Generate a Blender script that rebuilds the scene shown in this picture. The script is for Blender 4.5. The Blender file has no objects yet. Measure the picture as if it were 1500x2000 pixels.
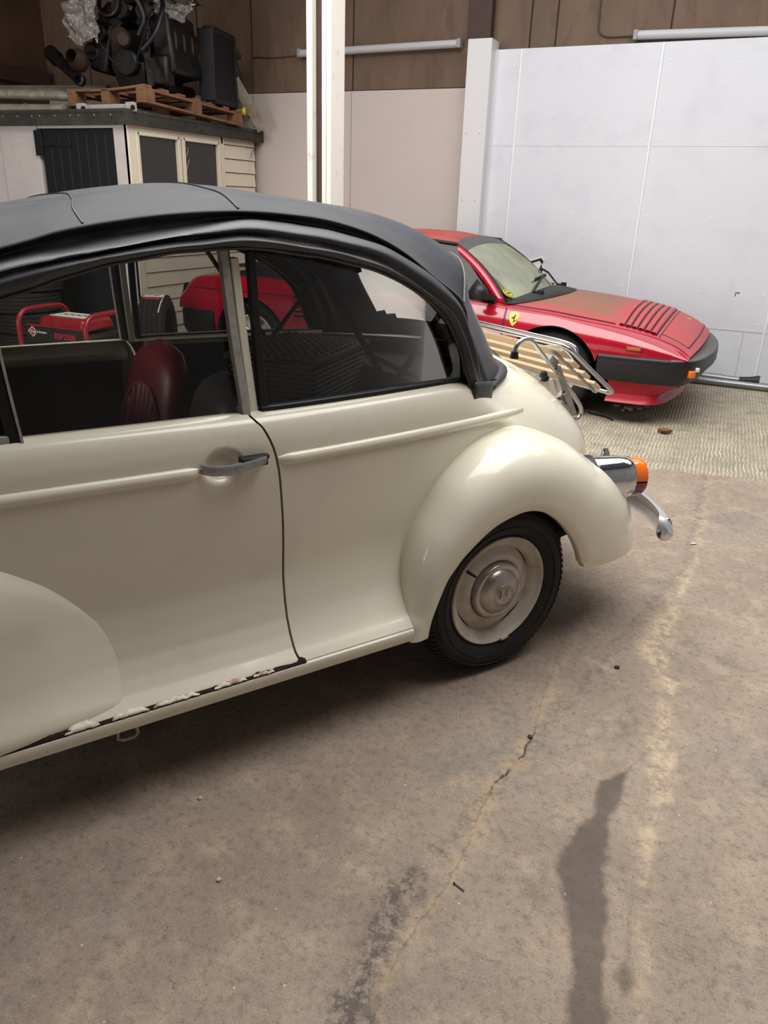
import bpy, bmesh, math, random
from mathutils import Vector, Matrix, noise as mnoise
R = math.radians
sc = bpy.context.scene
COL = sc.collection
random.seed(7)

# ------------------------------------------------------------------ helpers
def lin(c):
    return tuple((v/255/12.92 if v/255 <= .04045 else ((v/255+.055)/1.055)**2.4) for v in c) + (1.0,)

def smooth(a, b, x):
    t = max(0., min(1., (x-a)/(b-a))); return t*t*(3-2*t)

def lerp(a, b, t): return a+(b-a)*t

def interp(tab, x):
    if x <= tab[0][0]: return tab[0][1]
    for (x0, y0), (x1, y1) in zip(tab, tab[1:]):
        if x <= x1: return y0+(y1-y0)*(x-x0)/(x1-x0)
    return tab[-1][1]

def cr(tab, x):
    """smooth (Catmull-Rom like, monotone-ish hermite) interpolation of a table"""
    if x <= tab[0][0]: return tab[0][1]
    if x >= tab[-1][0]: return tab[-1][1]
    n = len(tab)
    for i in range(n-1):
        if x <= tab[i+1][0]:
            x0, y0 = tab[i]; x1, y1 = tab[i+1]; h = x1-x0
            d = (y1-y0)/h
            dm = (y0-tab[i-1][1])/(x0-tab[i-1][0]) if i > 0 else d
            dp = (tab[i+2][1]-y1)/(tab[i+2][0]-x1) if i < n-2 else d
            m0 = 0 if dm*d <= 0 else 2*dm*d/(dm+d)
            m1 = 0 if dp*d <= 0 else 2*dp*d/(dp+d)
            if i == 0: m0 = d
            if i == n-2: m1 = d
            t = (x-x0)/h
            return ((2*t**3-3*t*t+1)*y0+(t**3-2*t*t+t)*h*m0+(-2*t**3+3*t*t)*y1+(t**3-t*t)*h*m1)

def spline(pts, n):
    """Catmull-Rom through 3d points, n samples per segment"""
    P = [Vector(p) for p in pts]; out = []
    for i in range(len(P)-1):
        a = P[i-1] if i > 0 else P[i]*2-P[i+1]
        b, c = P[i], P[i+1]
        d = P[i+2] if i+2 < len(P) else P[i+1]*2-P[i]
        for k in range(n):
            t = k/n
            out.append(.5*((2*b)+(c-a)*t+(2*a-5*b+4*c-d)*t*t+(3*b-a-3*c+d)*t**3))
    out.append(P[-1]); return out

class MB:
    def __init__(s): s.v = []; s.f = []; s.mi = []
    def add(s, verts, faces, mi=0):
        o = len(s.v); s.v += [tuple(v) for v in verts]
        s.f += [tuple(i+o for i in f) for f in faces]; s.mi += [mi]*len(faces)
    def box(s, c, d, rot=None, mi=0, taper=1.0):
        x, y, z = d[0]/2, d[1]/2, d[2]/2
        V = [Vector((sx*x*(taper if sz > 0 else 1), sy*y*(taper if sz > 0 else 1), sz*z)) for sz in (-1, 1) for sx, sy in ((-1,-1),(1,-1),(1,1),(-1,1))]
        if rot is not None: V = [rot @ v for v in V]
        V = [v+Vector(c) for v in V]
        s.add(V, [(0,3,2,1),(4,5,6,7),(0,1,5,4),(1,2,6,5),(2,3,7,6),(3,0,4,7)], mi); return s
    def bar(s, a, b, w, h, up=(0,0,1), mi=0):
        a, b = Vector(a), Vector(b); d = (b-a); L = d.length; d.normalize()
        sd = d.cross(Vector(up)); 
        if sd.length < 1e-5: sd = d.cross(Vector((1,0,0)))
        sd.normalize(); u = sd.cross(d)
        V = [p+sd*(i*w/2)+u*(j*h/2) for p in (a, b) for i, j in ((-1,-1),(1,-1),(1,1),(-1,1))]
        s.add(V, [(0,3,2,1),(4,5,6,7),(0,1,5,4),(1,2,6,5),(2,3,7,6),(3,0,4,7)], mi); return s
    def tube(s, path, r, n=12, closed=False, mi=0, cap=True, flat=None):
        P = [Vector(p) for p in path]; N = len(P); rings = []
        nrm = None
        for i in range(N):
            if closed: t = P[(i+1) % N]-P[i-1]
            else: t = P[min(i+1, N-1)]-P[max(i-1, 0)]
            if t.length < 1e-9: t = Vector((0,0,1))
            t.normalize()
            if nrm is None:
                nrm = t.cross(Vector((0,0,1)))
                if nrm.length < 1e-3: nrm = t.cross(Vector((0,1,0)))
            nrm = (nrm-t*nrm.dot(t)); nrm.normalize(); b = t.cross(nrm)
            rr = r[i] if isinstance(r, (list, tuple)) else r
            k = flat or 1
            rings.append([P[i]+nrm*(rr*math.cos(2*math.pi*j/n))+b*(rr*k*math.sin(2*math.pi*j/n)) for j in range(n)])
        V = [v for q in rings for v in q]; F = []
        for i in range(N if closed else N-1):
            a, b2 = i*n, ((i+1) % N)*n
            for j in range(n): F.append((a+j, a+(j+1) % n, b2+(j+1) % n, b2+j))
        if cap and not closed:
            F.append(tuple(reversed(range(n)))); F.append(tuple((N-1)*n+j for j in range(n)))
        s.add(V, F, mi); return s
    def lathe(s, prof, n=48, M=None, mi=0, a0=0, a1=2*math.pi):
        """prof: (r, h) pairs, revolved about local Z, then placed by matrix M"""
        M = M or Matrix(); full = abs(a1-a0-2*math.pi) < 1e-6; m = n if full else n+1
        V = []; F = []
        for r, h in prof:
            for j in range(m):
                a = a0+(a1-a0)*j/n; V.append(M @ Vector((r*math.cos(a), r*math.sin(a), h)))
        for i in range(len(prof)-1):
            for j in range(n):
                k = (j+1) % m
                F.append((i*m+j, i*m+k, (i+1)*m+k, (i+1)*m+j))
        s.add(V, F, mi); return s
    def grid(s, rows, closed=False, mi=0, keep=None):
        m = len(rows[0]); V = [p for r in rows for p in r]; F = []
        for i in range(len(rows)-1):
            for j in range(m if closed else m-1):
                k = (j+1) % m
                if keep is None or keep(i, j): F.append((i*m+j, i*m+k, (i+1)*m+k, (i+1)*m+j))
        s.add(V, F, mi); return s
    def prism(s, poly, f0, f1, mi=0):
        """poly: list of 2d points; f0/f1 map a 2d point to the two 3d faces"""
        n = len(poly); V = [f0(*q) for q in poly]+[f1(*q) for q in poly]
        s.add(V, [tuple(reversed(range(n))), tuple(range(n, 2*n))]+[(i, (i+1) % n, n+(i+1) % n, n+i) for i in range(n)], mi); return s
    def mirror(s, f):
        n = len(s.v); m = len(s.f)
        s.v += [f(v) for v in s.v[:n]]; s.f += [tuple(i+n for i in reversed(q)) for q in s.f[:m]]; s.mi += s.mi[:m]; return s
    def build(s, name, mats, parent=None, angle=40, smoothed=True, solid=0, bevel=0, weld=True, recalc=True, off=0):
        me = bpy.data.meshes.new(name); me.from_pydata(s.v, [], s.f)
        if not isinstance(mats, (list, tuple)): mats = [mats]
        for m in mats: me.materials.append(m)
        me.polygons.foreach_set('material_index', s.mi)
        bm = bmesh.new(); bm.from_mesh(me)
        if weld: bmesh.ops.remove_doubles(bm, verts=bm.verts, dist=1e-5)
        if recalc: bmesh.ops.recalc_face_normals(bm, faces=bm.faces)
        bm.to_mesh(me); bm.free()
        if smoothed:
            me.polygons.foreach_set('use_smooth', [True]*len(me.polygons))
            me.set_sharp_from_angle(angle=R(angle))
        me.update()
        o = bpy.data.objects.new(name, me); COL.objects.link(o)
        if parent: o.parent = parent
        if solid:
            q = o.modifiers.new('t', 'SOLIDIFY'); q.thickness = solid; q.offset = off
        if bevel:
            q = o.modifiers.new('b', 'BEVEL'); q.width = bevel; q.segments = 2; q.limit_method = 'ANGLE'; q.angle_limit = R(40)
        return o

def empty(name, loc=(0,0,0), rz=0):
    o = bpy.data.objects.new(name, None); COL.objects.link(o); o.location = loc; o.rotation_euler = (0,0,rz); o.empty_display_size = .1; return o
def tag(o, label=None, cat=None, group=None, kind=None):
    if label: o['label'] = label
    if cat: o['category'] = cat
    if group: o['group'] = group
    if kind: o['kind'] = kind
    return o
def lettering(name, body, size, M, mat, parent, depth=.001, bold=0, sx=1):
    cu = bpy.data.curves.new(name, 'FONT'); cu.body = body; cu.size = size; cu.extrude = depth; cu.align_x = 'CENTER'; cu.align_y = 'CENTER'; cu.offset = bold
    cu.materials.append(mat)
    tmp = bpy.data.objects.new(name+'_curve', cu); COL.objects.link(tmp); bpy.context.view_layer.update()
    me = bpy.data.meshes.new_from_object(tmp.evaluated_get(bpy.context.evaluated_depsgraph_get())); bpy.data.objects.remove(tmp)
    o = bpy.data.objects.new(name, me); COL.objects.link(o)
    if parent: o.parent = parent
    o.matrix_local = M @ Matrix.Diagonal((sx,1,1,1)); return o

# ------------------------------------------------------------------ materials
def nodes(m): m.use_nodes = True; return m.node_tree.nodes, m.node_tree.links
def mat(name, col, rough=.5, metal=0, spec=.5, coat=0, var=0, vscale=8, bump=0, bscale=60, dirt=None, dscale=3, damt=.5, rvar=0, stretch=None, sheen=0, emis=None, dlo=.45, dhi=.75, anis=None):
    m = bpy.data.materials.new(name); n, l = nodes(m)
    b = n['Principled BSDF']; c = lin(col)
    b.inputs['Base Color'].default_value = c; b.inputs['Roughness'].default_value = rough
    b.inputs['Metallic'].default_value = metal; b.inputs['Specular IOR Level'].default_value = spec
    b.inputs['Coat Weight'].default_value = coat; b.inputs['Coat Roughness'].default_value = .06
    tc = n.new('ShaderNodeTexCoord'); src = tc.outputs['Object']
    if stretch:
        mp = n.new('ShaderNodeMapping'); mp.inputs['Scale'].default_value = stretch; l.new(src, mp.inputs[0]); src = mp.outputs[0]
    cur = None
    def tex(sc_, det=6, rg=.6):
        t = n.new('ShaderNodeTexNoise'); t.inputs['Scale'].default_value = sc_; t.inputs['Detail'].default_value = det; t.inputs['Roughness'].default_value = rg
        l.new(src, t.inputs['Vector']); return t
    if var:
        t = tex(vscale); r = n.new('ShaderNodeValToRGB')
        r.color_ramp.elements[0].position = .3; r.color_ramp.elements[1].position = .7
        r.color_ramp.elements[0].color = tuple(v*(1-var) for v in c[:3])+(1,)
        r.color_ramp.elements[1].color = tuple(min(1, v*(1+var)) for v in c[:3])+(1,)
        l.new(t.outputs['Fac'], r.inputs[0]); cur = r.outputs[0]
    if dirt:
        t = tex(dscale, 9, .65); mr = n.new('ShaderNodeMapRange'); mr.inputs['From Min'].default_value = dlo; mr.inputs['From Max'].default_value = dhi
        mr.inputs['To Max'].default_value = damt; l.new(t.outputs['Fac'], mr.inputs['Value'])
        mx = n.new('ShaderNodeMix'); mx.data_type = 'RGBA'; l.new(mr.outputs[0], mx.inputs[0])
        if cur: l.new(cur, mx.inputs[6])
        else: mx.inputs[6].default_value = c
        mx.inputs[7].default_value = lin(dirt); cur = mx.outputs[2]
        if rvar:
            ad = n.new('ShaderNodeMath'); ad.operation = 'MULTIPLY_ADD'; l.new(mr.outputs[0], ad.inputs[0]); ad.inputs[1].default_value = rvar; ad.inputs[2].default_value = rough
            l.new(ad.outputs[0], b.inputs['Roughness'])
    if cur: l.new(cur, b.inputs['Base Color'])
    if bump:
        t = tex(bscale, 5); bp = n.new('ShaderNodeBump'); bp.inputs['Strength'].default_value = bump; bp.inputs['Distance'].default_value = .004
        l.new(t.outputs['Fac'], bp.inputs['Height']); l.new(bp.outputs[0], b.inputs['Normal'])
    if emis: b.inputs['Emission Color'].default_value = c; b.inputs['Emission Strength'].default_value = emis
    return m

def glass(name, tint, refl=1.0, haze=0., hazecol=(120,120,115), rough=.02, ior=1.45, smear=None):
    m = bpy.data.materials.new(name); n, l = nodes(m); n.remove(n['Principled BSDF']); out = n['Material Output']
    tr = n.new('ShaderNodeBsdfTransparent'); tr.inputs[0].default_value = lin(tint)
    gl = n.new('ShaderNodeBsdfGlossy'); gl.inputs['Roughness'].default_value = rough
    df = n.new('ShaderNodeBsdfDiffuse'); df.inputs[0].default_value = lin(hazecol)
    fr = n.new('ShaderNodeFresnel'); fr.inputs[0].default_value = ior
    mu = n.new('ShaderNodeMath'); mu.operation = 'MULTIPLY'; mu.inputs[1].default_value = refl; l.new(fr.outputs[0], mu.inputs[0])
    m1 = n.new('ShaderNodeMixShader'); l.new(mu.outputs[0], m1.inputs[0])
    m2 = n.new('ShaderNodeMixShader'); m2.inputs[0].default_value = haze
    if smear:
        tc = n.new('ShaderNodeTexCoord'); t = n.new('ShaderNodeTexNoise'); t.inputs['Scale'].default_value = smear[0]; t.inputs['Detail'].default_value = 6
        l.new(tc.outputs['Object'], t.inputs['Vector'])
        mr = n.new('ShaderNodeMapRange'); mr.inputs['From Min'].default_value = .3; mr.inputs['From Max'].default_value = .7
        mr.inputs['To Min'].default_value = haze-smear[1]; mr.inputs['To Max'].default_value = haze+smear[1]
        l.new(t.outputs['Fac'], mr.inputs['Value']); l.new(mr.outputs[0], m2.inputs[0])
    l.new(tr.outputs[0], m2.inputs[1]); l.new(df.outputs[0], m2.inputs[2])
    l.new(m2.outputs[0], m1.inputs[1]); l.new(gl.outputs[0], m1.inputs[2]); l.new(m1.outputs[0], out.inputs[0])
    return m

CREAM = mat('cream_paint', (228,222,202), .32, coat=.5, var=.02, vscale=3, dirt=(176,166,140), dscale=5, damt=.25, dlo=.55, dhi=.85)
CREAM_D = mat('cream_inner', (190,182,158), .5)
RUST = mat('rust', (48,27,18), .95, var=.5, vscale=40, bump=1, bscale=90, dirt=(24,14,10), dscale=30, damt=.9)
FLAKE = mat('flaking_paint', (232,226,206), .5, dirt=(150,92,50), dscale=24, damt=.8, dlo=.5, dhi=.62)
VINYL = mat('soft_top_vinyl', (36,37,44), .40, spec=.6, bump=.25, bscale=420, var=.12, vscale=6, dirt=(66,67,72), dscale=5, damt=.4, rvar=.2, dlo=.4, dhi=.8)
VINYLD = mat('soft_top_dusty_lit', (46,49,57), .5, spec=.3, bump=.25, bscale=420, var=.2, vscale=5, dirt=(92,90,86), dscale=3.2, damt=.7, rvar=.35, dlo=.4, dhi=.72, stretch=(1,2.2,1))  # roof fabric: dust, plus a lighter tone painted in for the overhead light
VINYL_IN = mat('soft_top_lining', (26,26,28), .8)
PIPING = mat('piping', (104,104,106), .6)
RUBBER = mat('window_rubber', (14,14,17), .45, bump=.1)
TYRE = mat('tyre_rubber', (22,21,21), .8, var=.3, vscale=12, dirt=(58,50,44), dscale=9, damt=.35)
RIMM = mat('wheel_paint', (196,186,172), .5, var=.08, vscale=12, dirt=(110,95,80), dscale=14, damt=.55, rvar=.2)
CAPM = mat('hub_cap_alloy', (180,172,165), .3, metal=.75, dirt=(100,90,82), dscale=20, damt=.6, rvar=.3)
CHROME = mat('chrome', (215,216,220), .09, metal=1, dirt=(120,115,110), dscale=30, damt=.35, rvar=.3)
DULLCHR = mat('dull_chrome', (170,170,176), .38, metal=.6, dirt=(80,80,84), dscale=40, damt=.5, rvar=.3)
STEELM = mat('window_channel', (166,163,158), .5, metal=.1, dirt=(70,68,66), dscale=40, damt=.5)
ALU = mat('tube_aluminium', (200,200,200), .25, metal=1)
BLACK = mat('black_paint', (12,12,13), .6)
DARK = mat('underside_black', (9,8,8), .9)
TRIM = mat('dark_trim_card', (24,23,24), .8, var=.2)
LEATHER = mat('maroon_leather', (150,38,52), .35, bump=.2, bscale=120, dirt=(104,28,38), dscale=6, damt=.5)
LEATHD = mat('dark_leather', (62,58,60), .4, bump=.2, bscale=120)
SPIPE = mat('seat_piping', (176,96,92), .5)
AMBER = mat('amber_lens', (236,112,20), .15, coat=.6); AMBER.node_tree.nodes['Principled BSDF'].inputs['Subsurface Weight'].default_value = .0
REDLENS = mat('red_lens', (110,10,22), .12, coat=.6)
WOODR = mat('rack_wood', (196,170,134), .6, var=.2, vscale=5, stretch=(3,40,40), dirt=(236,226,212), dscale=6, damt=.6)
WICKER = mat('wicker', (66,56,46), .7, var=.4, vscale=60)
CLEARPL = bpy.data.materials.new('clear_plastic'); _n, _l = nodes(CLEARPL); _n.remove(_n['Principled BSDF'])
_t = _n.new('ShaderNodeBsdfTranslucent'); _t.inputs[0].default_value = lin((238,236,230)); _p = _n.new('ShaderNodeBsdfTransparent'); _p.inputs[0].default_value = lin((225,225,220)); _m = _n.new('ShaderNodeMixShader'); _m.inputs[0].default_value = .72
_l.new(_p.outputs[0], _m.inputs[1]); _l.new(_t.outputs[0], _m.inputs[2]); _l.new(_m.outputs[0], _n['Material Output'].inputs[0])
GLASS = glass('car_glass', (228,230,226), 1.0, .03, (130,130,128), .01, smear=(3,.02))
GLASS_T = glass('tinted_glass', (196,196,194), .85, .07, (110,108,105), .01, smear=(3,.02))
RED = mat('red_paint', (162,12,38), .18, coat=.8, var=.04, vscale=2)
REDDUST = mat('red_paint_dusty', (176,34,46), .5, var=.05, vscale=3, dirt=(146,112,88), dscale=3.2, damt=.55, rvar=.2, dlo=.3, dhi=.6, stretch=(.5,2,1))
BONNETM = mat('bonnet_paint_dusty', (184,64,72), .5, dirt=(160,92,84), dscale=5, damt=.6, rvar=.1, dlo=.4, dhi=.65, stretch=(.8,2.2,1))
def settle_dust(m):
    n, l = nodes(m); b = n['Principled BSDF']; src = b.inputs['Base Color'].links[0].from_socket
    tc = n.new('ShaderNodeTexCoord'); sx = n.new('ShaderNodeSeparateXYZ'); l.new(tc.outputs['Object'], sx.inputs[0])
    t = n.new('ShaderNodeTexNoise'); t.inputs['Scale'].default_value = 2.6; t.inputs['Detail'].default_value = 8; mp = n.new('ShaderNodeMapping'); mp.inputs['Scale'].default_value = (.6,2.4,1); l.new(tc.outputs['Object'], mp.inputs[0]); l.new(mp.outputs[0], t.inputs['Vector'])
    def mr(v, a, c, d, e):
        q = n.new('ShaderNodeMapRange'); q.interpolation_type = 'SMOOTHSTEP'
        for k_, x in (('From Min',a),('From Max',c),('To Min',d),('To Max',e)): q.inputs[k_].default_value = x
        l.new(v, q.inputs['Value']); return q.outputs[0]
    def mu(a, c):
        q = n.new('ShaderNodeMath'); q.operation = 'MULTIPLY'; l.new(a, q.inputs[0]); l.new(c, q.inputs[1]); return q.outputs[0]
    f = mu(mu(mr(sx.outputs[0], .30, .47, 1, 0), mr(sx.outputs[1], .14, .34, 0, 1)), mr(t.outputs['Fac'], .30, .56, .35, .95))
    x = n.new('ShaderNodeMix'); x.data_type = 'RGBA'; l.new(f, x.inputs[0]); l.new(src, x.inputs[6]); x.inputs[7].default_value = lin((134,94,70)); l.new(x.outputs[2], b.inputs['Base Color'])
settle_dust(BONNETM)
BUMPBLK = mat('bumper_plastic', (24,24,27), .45, var=.1)
BUMPGRY = mat('bumper_top_dusty', (96,93,89), .7, dirt=(110,104,96), dscale=8, damt=.6)
DUSTGLASS = glass('dusty_glass', (150,160,120), .4, .52, (160,168,118), .05, smear=(5,.2))
DGLASS = glass('dark_side_glass', (50,50,54), 1.0, .15, (30,30,32), .03)
YELLOW = mat('yellow_enamel', (240,214,40), .35)
GOLD = mat('gold_badge', (214,180,110), .4, metal=.4)
WHITEP = mat('white_panel', (216,217,222), .5, spec=.3, dirt=(190,190,196), dscale=3.5, damt=.45, dlo=.5, dhi=.8)
WHITEC = mat('white_column', (214,213,212), .5)
CREAMW = mat('cream_wall_board', (204,190,181), .65, var=.03, vscale=2, dirt=(182,166,155), dscale=2, damt=.35)
PLY = mat('plywood', (108,86,68), .7, var=.18, vscale=1.6, stretch=(2,2,.6), dirt=(70,50,38), dscale=5, damt=.7, dlo=.5, dhi=.8)
PLYD = mat('plywood_dark', (92,66,48), .75, var=.18, vscale=2, dirt=(56,40,30), dscale=4, damt=.7)
GAPM = mat('board_gap', (46,32,24), .9)
POSTW = mat('post_white_paint', (228,222,212), .5, dirt=(176,150,120), dscale=9, damt=.6, dlo=.58, dhi=.75)
BROWNST = mat('brown_steel', (66,42,36), .6, var=.25, vscale=20)
DIFF = mat('tube_diffuser', (190,188,188), .35, spec=.5)
GREYPL = mat('grey_plastic', (150,148,146), .5)
CABLE = mat('cable', (70,60,54), .6)
SHEDW = mat('shed_white', (206,198,194), .6, dirt=(170,160,152), dscale=4, damt=.4)
SHEDC = mat('shed_cream', (226,214,192), .55, dirt=(180,160,135), dscale=7, damt=.35, dlo=.55, dhi=.75)
SHEDD = mat('shed_door_black', (18,20,24), .5, var=.15, vscale=6)
FELT = mat('roof_felt', (52,50,46), .9, var=.25, vscale=30, bump=.5, bscale=150, dirt=(92,84,70), dscale=6, damt=.5)
PANED = mat('dark_pane', (40,42,44), .12, spec=.6)
SMEAR = mat('window_smear', (170,165,158), .9)
PALLETW = mat('pallet_wood', (132,94,64), .75, var=.25, vscale=10, dirt=(90,62,40), dscale=7, damt=.5)
ENG = mat('engine_black', (15,14,14), .45, metal=.3, var=.4, vscale=14, dirt=(46,34,26), dscale=14, damt=.7)
ENG2 = mat('engine_alloy', (74,68,62), .4, metal=.7, dirt=(25,22,20), dscale=12, damt=.9, dlo=.35, dhi=.6)
RUSTY = mat('rusty_casting', (60,44,36), .7, metal=.3, var=.3, vscale=20)
HOSE = mat('hose', (14,14,15), .45)
WRAP = glass('bubble_wrap', (200,198,195), 2.2, .30, (214,208,202), .12, 1.5)
OLDPIPE = mat('weathered_tube', (172,164,150), .5, metal=.4, var=.2, vscale=9, dirt=(80,70,58), dscale=8, damt=.6)
GALV = mat('galvanised_tube', (150,152,154), .4, metal=.8, dirt=(110,110,110), dscale=20, damt=.5)
GENRED = mat('generator_red', (150,22,34), .35, coat=.3, dirt=(150,80,80), dscale=12, damt=.4)
GENBLK = mat('generator_black', (30,28,28), .5)
PAPER = mat('paper', (222,222,216), .7)
GREYINK = mat('ink_grey', (70,70,72), .8)
LEAFM = mat('dry_leaf', (120,78,52), .8, var=.3, vscale=40)
LEAFP = mat('pale_leaf', (166,150,120), .8, var=.3, vscale=40)
WHITEINK = mat('white_ink', (225,225,225), .6)
REDINK = mat('red_ink', (200,30,50), .6)
BLKINK = mat('black_ink', (12,12,14), .6)
ORANGE = mat('marker_orange', (186,84,30), .4)

# ------------------------------------------------------------------ camera
AZ, PITCH, ROLL, FPX = R(-24.286), R(22.263), R(1.891), 1485.83
fw = Vector((math.sin(AZ)*math.cos(PITCH), math.cos(AZ)*math.cos(PITCH), -math.sin(PITCH)))
rt = Vector((math.cos(AZ), -math.sin(AZ), 0)); up = rt.cross(fw)
r2 = rt*math.cos(ROLL)+up*math.sin(ROLL); u2 = -rt*math.sin(ROLL)+up*math.cos(ROLL)
cam = bpy.data.objects.new('camera', bpy.data.cameras.new('camera')); COL.objects.link(cam)
m3 = Matrix((r2, u2, -fw)).transposed(); cam.matrix_world = Matrix.Translation((.532, -2.166, 1.474)) @ m3.to_4x4()
cam.data.sensor_fit = 'VERTICAL'; cam.data.sensor_height = 36; cam.data.lens = FPX/2000*36; cam.data.clip_start = .05
sc.camera = cam

# ------------------------------------------------------------------ floor
def floor_material():
    m = bpy.data.materials.new('concrete_floor'); n, l = nodes(m); b = n['Principled BSDF']
    tc = n.new('ShaderNodeTexCoord'); P = tc.outputs['Object']
    sep = n.new('ShaderNodeSeparateXYZ'); l.new(P, sep.inputs[0]); X, Y = sep.outputs[0], sep.outputs[1]
    def val(x): return x
    def math_(op, a, b_=None, c=None, clamp=False):
        q = n.new('ShaderNodeMath'); q.operation = op; q.use_clamp = clamp
        for i, v in enumerate((a, b_, c)):
            if v is None: continue
            if isinstance(v, (int, float)): q.inputs[i].default_value = v
            else: l.new(v, q.inputs[i])
        return q.outputs[0]
    def tex(scale, det=6, rg=.6, dist=0, vec=None):
        t = n.new('ShaderNodeTexNoise'); t.inputs['Scale'].default_value = scale; t.inputs['Detail'].default_value = det; t.inputs['Roughness'].default_value = rg; t.inputs['Distortion'].default_value = dist
        l.new(vec or P, t.inputs['Vector']); return t.outputs['Fac']
    def mrange(v, a, b_, c=0., d=1., sm=True):
        q = n.new('ShaderNodeMapRange'); q.interpolation_type = 'SMOOTHSTEP' if sm else 'LINEAR'
        q.inputs['From Min'].default_value = a; q.inputs['From Max'].default_value = b_; q.inputs['To Min'].default_value = c; q.inputs['To Max'].default_value = d
        l.new(v, q.inputs['Value']); return q.outputs[0]
    def mix(f, a, b_):
        q = n.new('ShaderNodeMix'); q.data_type = 'RGBA'
        if isinstance(f, float): q.inputs[0].default_value = f
        else: l.new(f, q.inputs[0])
        for i, v in ((6, a), (7, b_)):
            if isinstance(v, tuple): q.inputs[i].default_value = v
            else: l.new(v, q.inputs[i])
        return q.outputs[2]
    def curve(pts, v, lo, hi):          # v in [lo,hi] -> table value (0..1)
        u = mrange(v, lo, hi, 0, 1, False)
        q = n.new('ShaderNodeFloatCurve'); c = q.mapping.curves[0]
        pts = sorted(((a-lo)/(hi-lo), b_) for a, b_ in pts)
        while len(c.points) < len(pts): c.points.new(.5, .5)
        for p_, (a, b_) in zip(c.points, pts): p_.location = (a, b_); p_.handle_type = 'VECTOR'
        q.mapping.update(); l.new(u, q.inputs['Value']); return q.outputs[0]
    def band(pts, widths, wob, wsc, edge, lo=-1.6, hi=1.2):
        c = curve(pts, Y, lo, hi); w = curve(widths, Y, lo, hi)
        d = math_('SUBTRACT', X, c)
        d = math_('ADD', d, math_('MULTIPLY', math_('SUBTRACT', tex(wsc, 5), .5), wob))
        d = math_('ABSOLUTE', d)
        e = math_('SUBTRACT', d, w)
        return mrange(e, -edge, edge, 1, 0)
    big, mid, fine, grit = tex(1.3, 5), tex(7, 7, .65), tex(42, 6, .7), tex(210, 3, .7)
    col = mix(mrange(big, .35, .65), lin((142,126,112)), lin((158,142,127)))
    col = mix(mrange(mid, .45, .72, 0, .7), col, lin((178,160,138)))
    col = mix(mrange(tex(3.2, 8, .7), .54, .72, 0, .6), col, lin((108,96,86)))
    col = mix(mrange(tex(2.1, 7, .7, .5), .56, .74, 0, .5), col, lin((136,130,124)))
    col = mix(mrange(tex(1.7, 9, .75, .8), .52, .66, 0, .55), col, lin((122,118,112)))
    col = mix(mrange(fine, .47, .70, 0, .5), col, lin((92,80,71)))
    col = mix(mrange(tex(70, 5, .75), .56, .70, 0, .35), col, lin((70,62,56)))
    col = mix(mrange(fine, .25, .45, .35, 0), col, lin((188,168,144)))
    col = mix(mrange(grit, .56, .68, 0, .6), col, lin((66,58,52)))
    col = mix(mrange(grit, .30, .42, .45, 0), col, lin((196,180,158)))
    # patchy dirt where cars have stood (broken dark blotches)
    col = mix(mrange(tex(14, 8, .75), .6, .74, 0, .3), col, lin((84,74,66)))
    # swept-in sand along the old tyre lines
    pale = band([(.75,.49),(.40,.455),(.2,.535),(-.1,.54),(-.35,.575),(-.56,.556),(-.64,.56),(-.85,.59),(-1.0,.605),(-1.5,.66)], [(-1.6,.008),(-.8,.006),(-.6,.014),(-.2,.04),(.1,.02),(.3,.05),(.7,.035),(1.2,.0)], .12, 9, .03)
    pale = math_('MULTIPLY', pale, mrange(tex(13, 8, .75), .42, .54))
    col = mix(math_('MULTIPLY', math_('MULTIPLY', pale, mrange(tex(40, 6, .75), .36, .56, .25, 1)), .7), col, lin((204,182,150)))
    pale2 = band([(.3,.19),(-.28,.185),(-.411,.178),(-.543,.15),(-.81,.156),(-1.05,.127),(-1.5,.13)], [(-1.6,.004),(-.9,.012),(-.5,.03),(-.2,.012),(.2,.0),(1.2,.0)], .06, 12, .03)
    col = mix(math_('MULTIPLY', math_('MULTIPLY', pale2, mrange(tex(20, 6, .7), .4, .6)), .6), col, lin((196,168,128)))
    # dark greyish scuffs beside the crack
    sc_ = band([(-.8,.10),(-1.0,.06),(-1.25,.09),(-1.5,.10)], [(-1.6,.05),(-1.2,.04),(-.95,.03),(-.75,.0),(1.2,0)], .16, 14, .04)
    col = mix(math_('MULTIPLY', math_('MULTIPLY', sc_, mrange(tex(30, 6, .75), .42, .58)), .8), col, lin((66,62,60)))
    # the crack
    crk = band([(.35,.15),(.03,.164),(-.1,.172),(-.28,.193),(-.34,.189),(-.41,.183),(-.48,.16),(-.543,.148),(-.648,.147),(-.81,.156),(-.9,.149),(-1.06,.126),(-1.15,.121),(-1.25,.134),(-1.5,.14)], [(-1.6,.001),(-.9,.0022),(-.5,.003),(-.2,.0018),(.1,.0008),(.35,.0),(1.2,-.02)], .035, 26, .0025)
    crk = math_('MULTIPLY', crk, mrange(tex(11, 3), .36, .5, .15, 1))
    crk = math_('MULTIPLY', crk, math_('ADD', .3, math_('MULTIPLY', math_('MULTIPLY', mrange(Y, -.62, -.5), mrange(Y, -.22, -.30)), .7)))
    col = mix(math_('MULTIPLY', crk, .85), col, lin((52,42,34)))
    # oil / water trail
    st = band([(-.33,.46),(-.372,.445),(-.48,.44),(-.62,.424),(-.74,.428),(-.79,.452),(-.91,.48),(-1.02,.502),(-1.08,.512),(-1.5,.56)], [(-1.6,.05),(-1.1,.04),(-.95,.034),(-.8,.05),(-.74,.06),(-.66,.05),(-.5,.024),(-.4,.034),(-.34,.018),(-.3,-.03),(1.2,-.05)], .05, 18, .012)
    col = mix(math_('MULTIPLY', st, .74), col, lin((66,53,45)))
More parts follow.
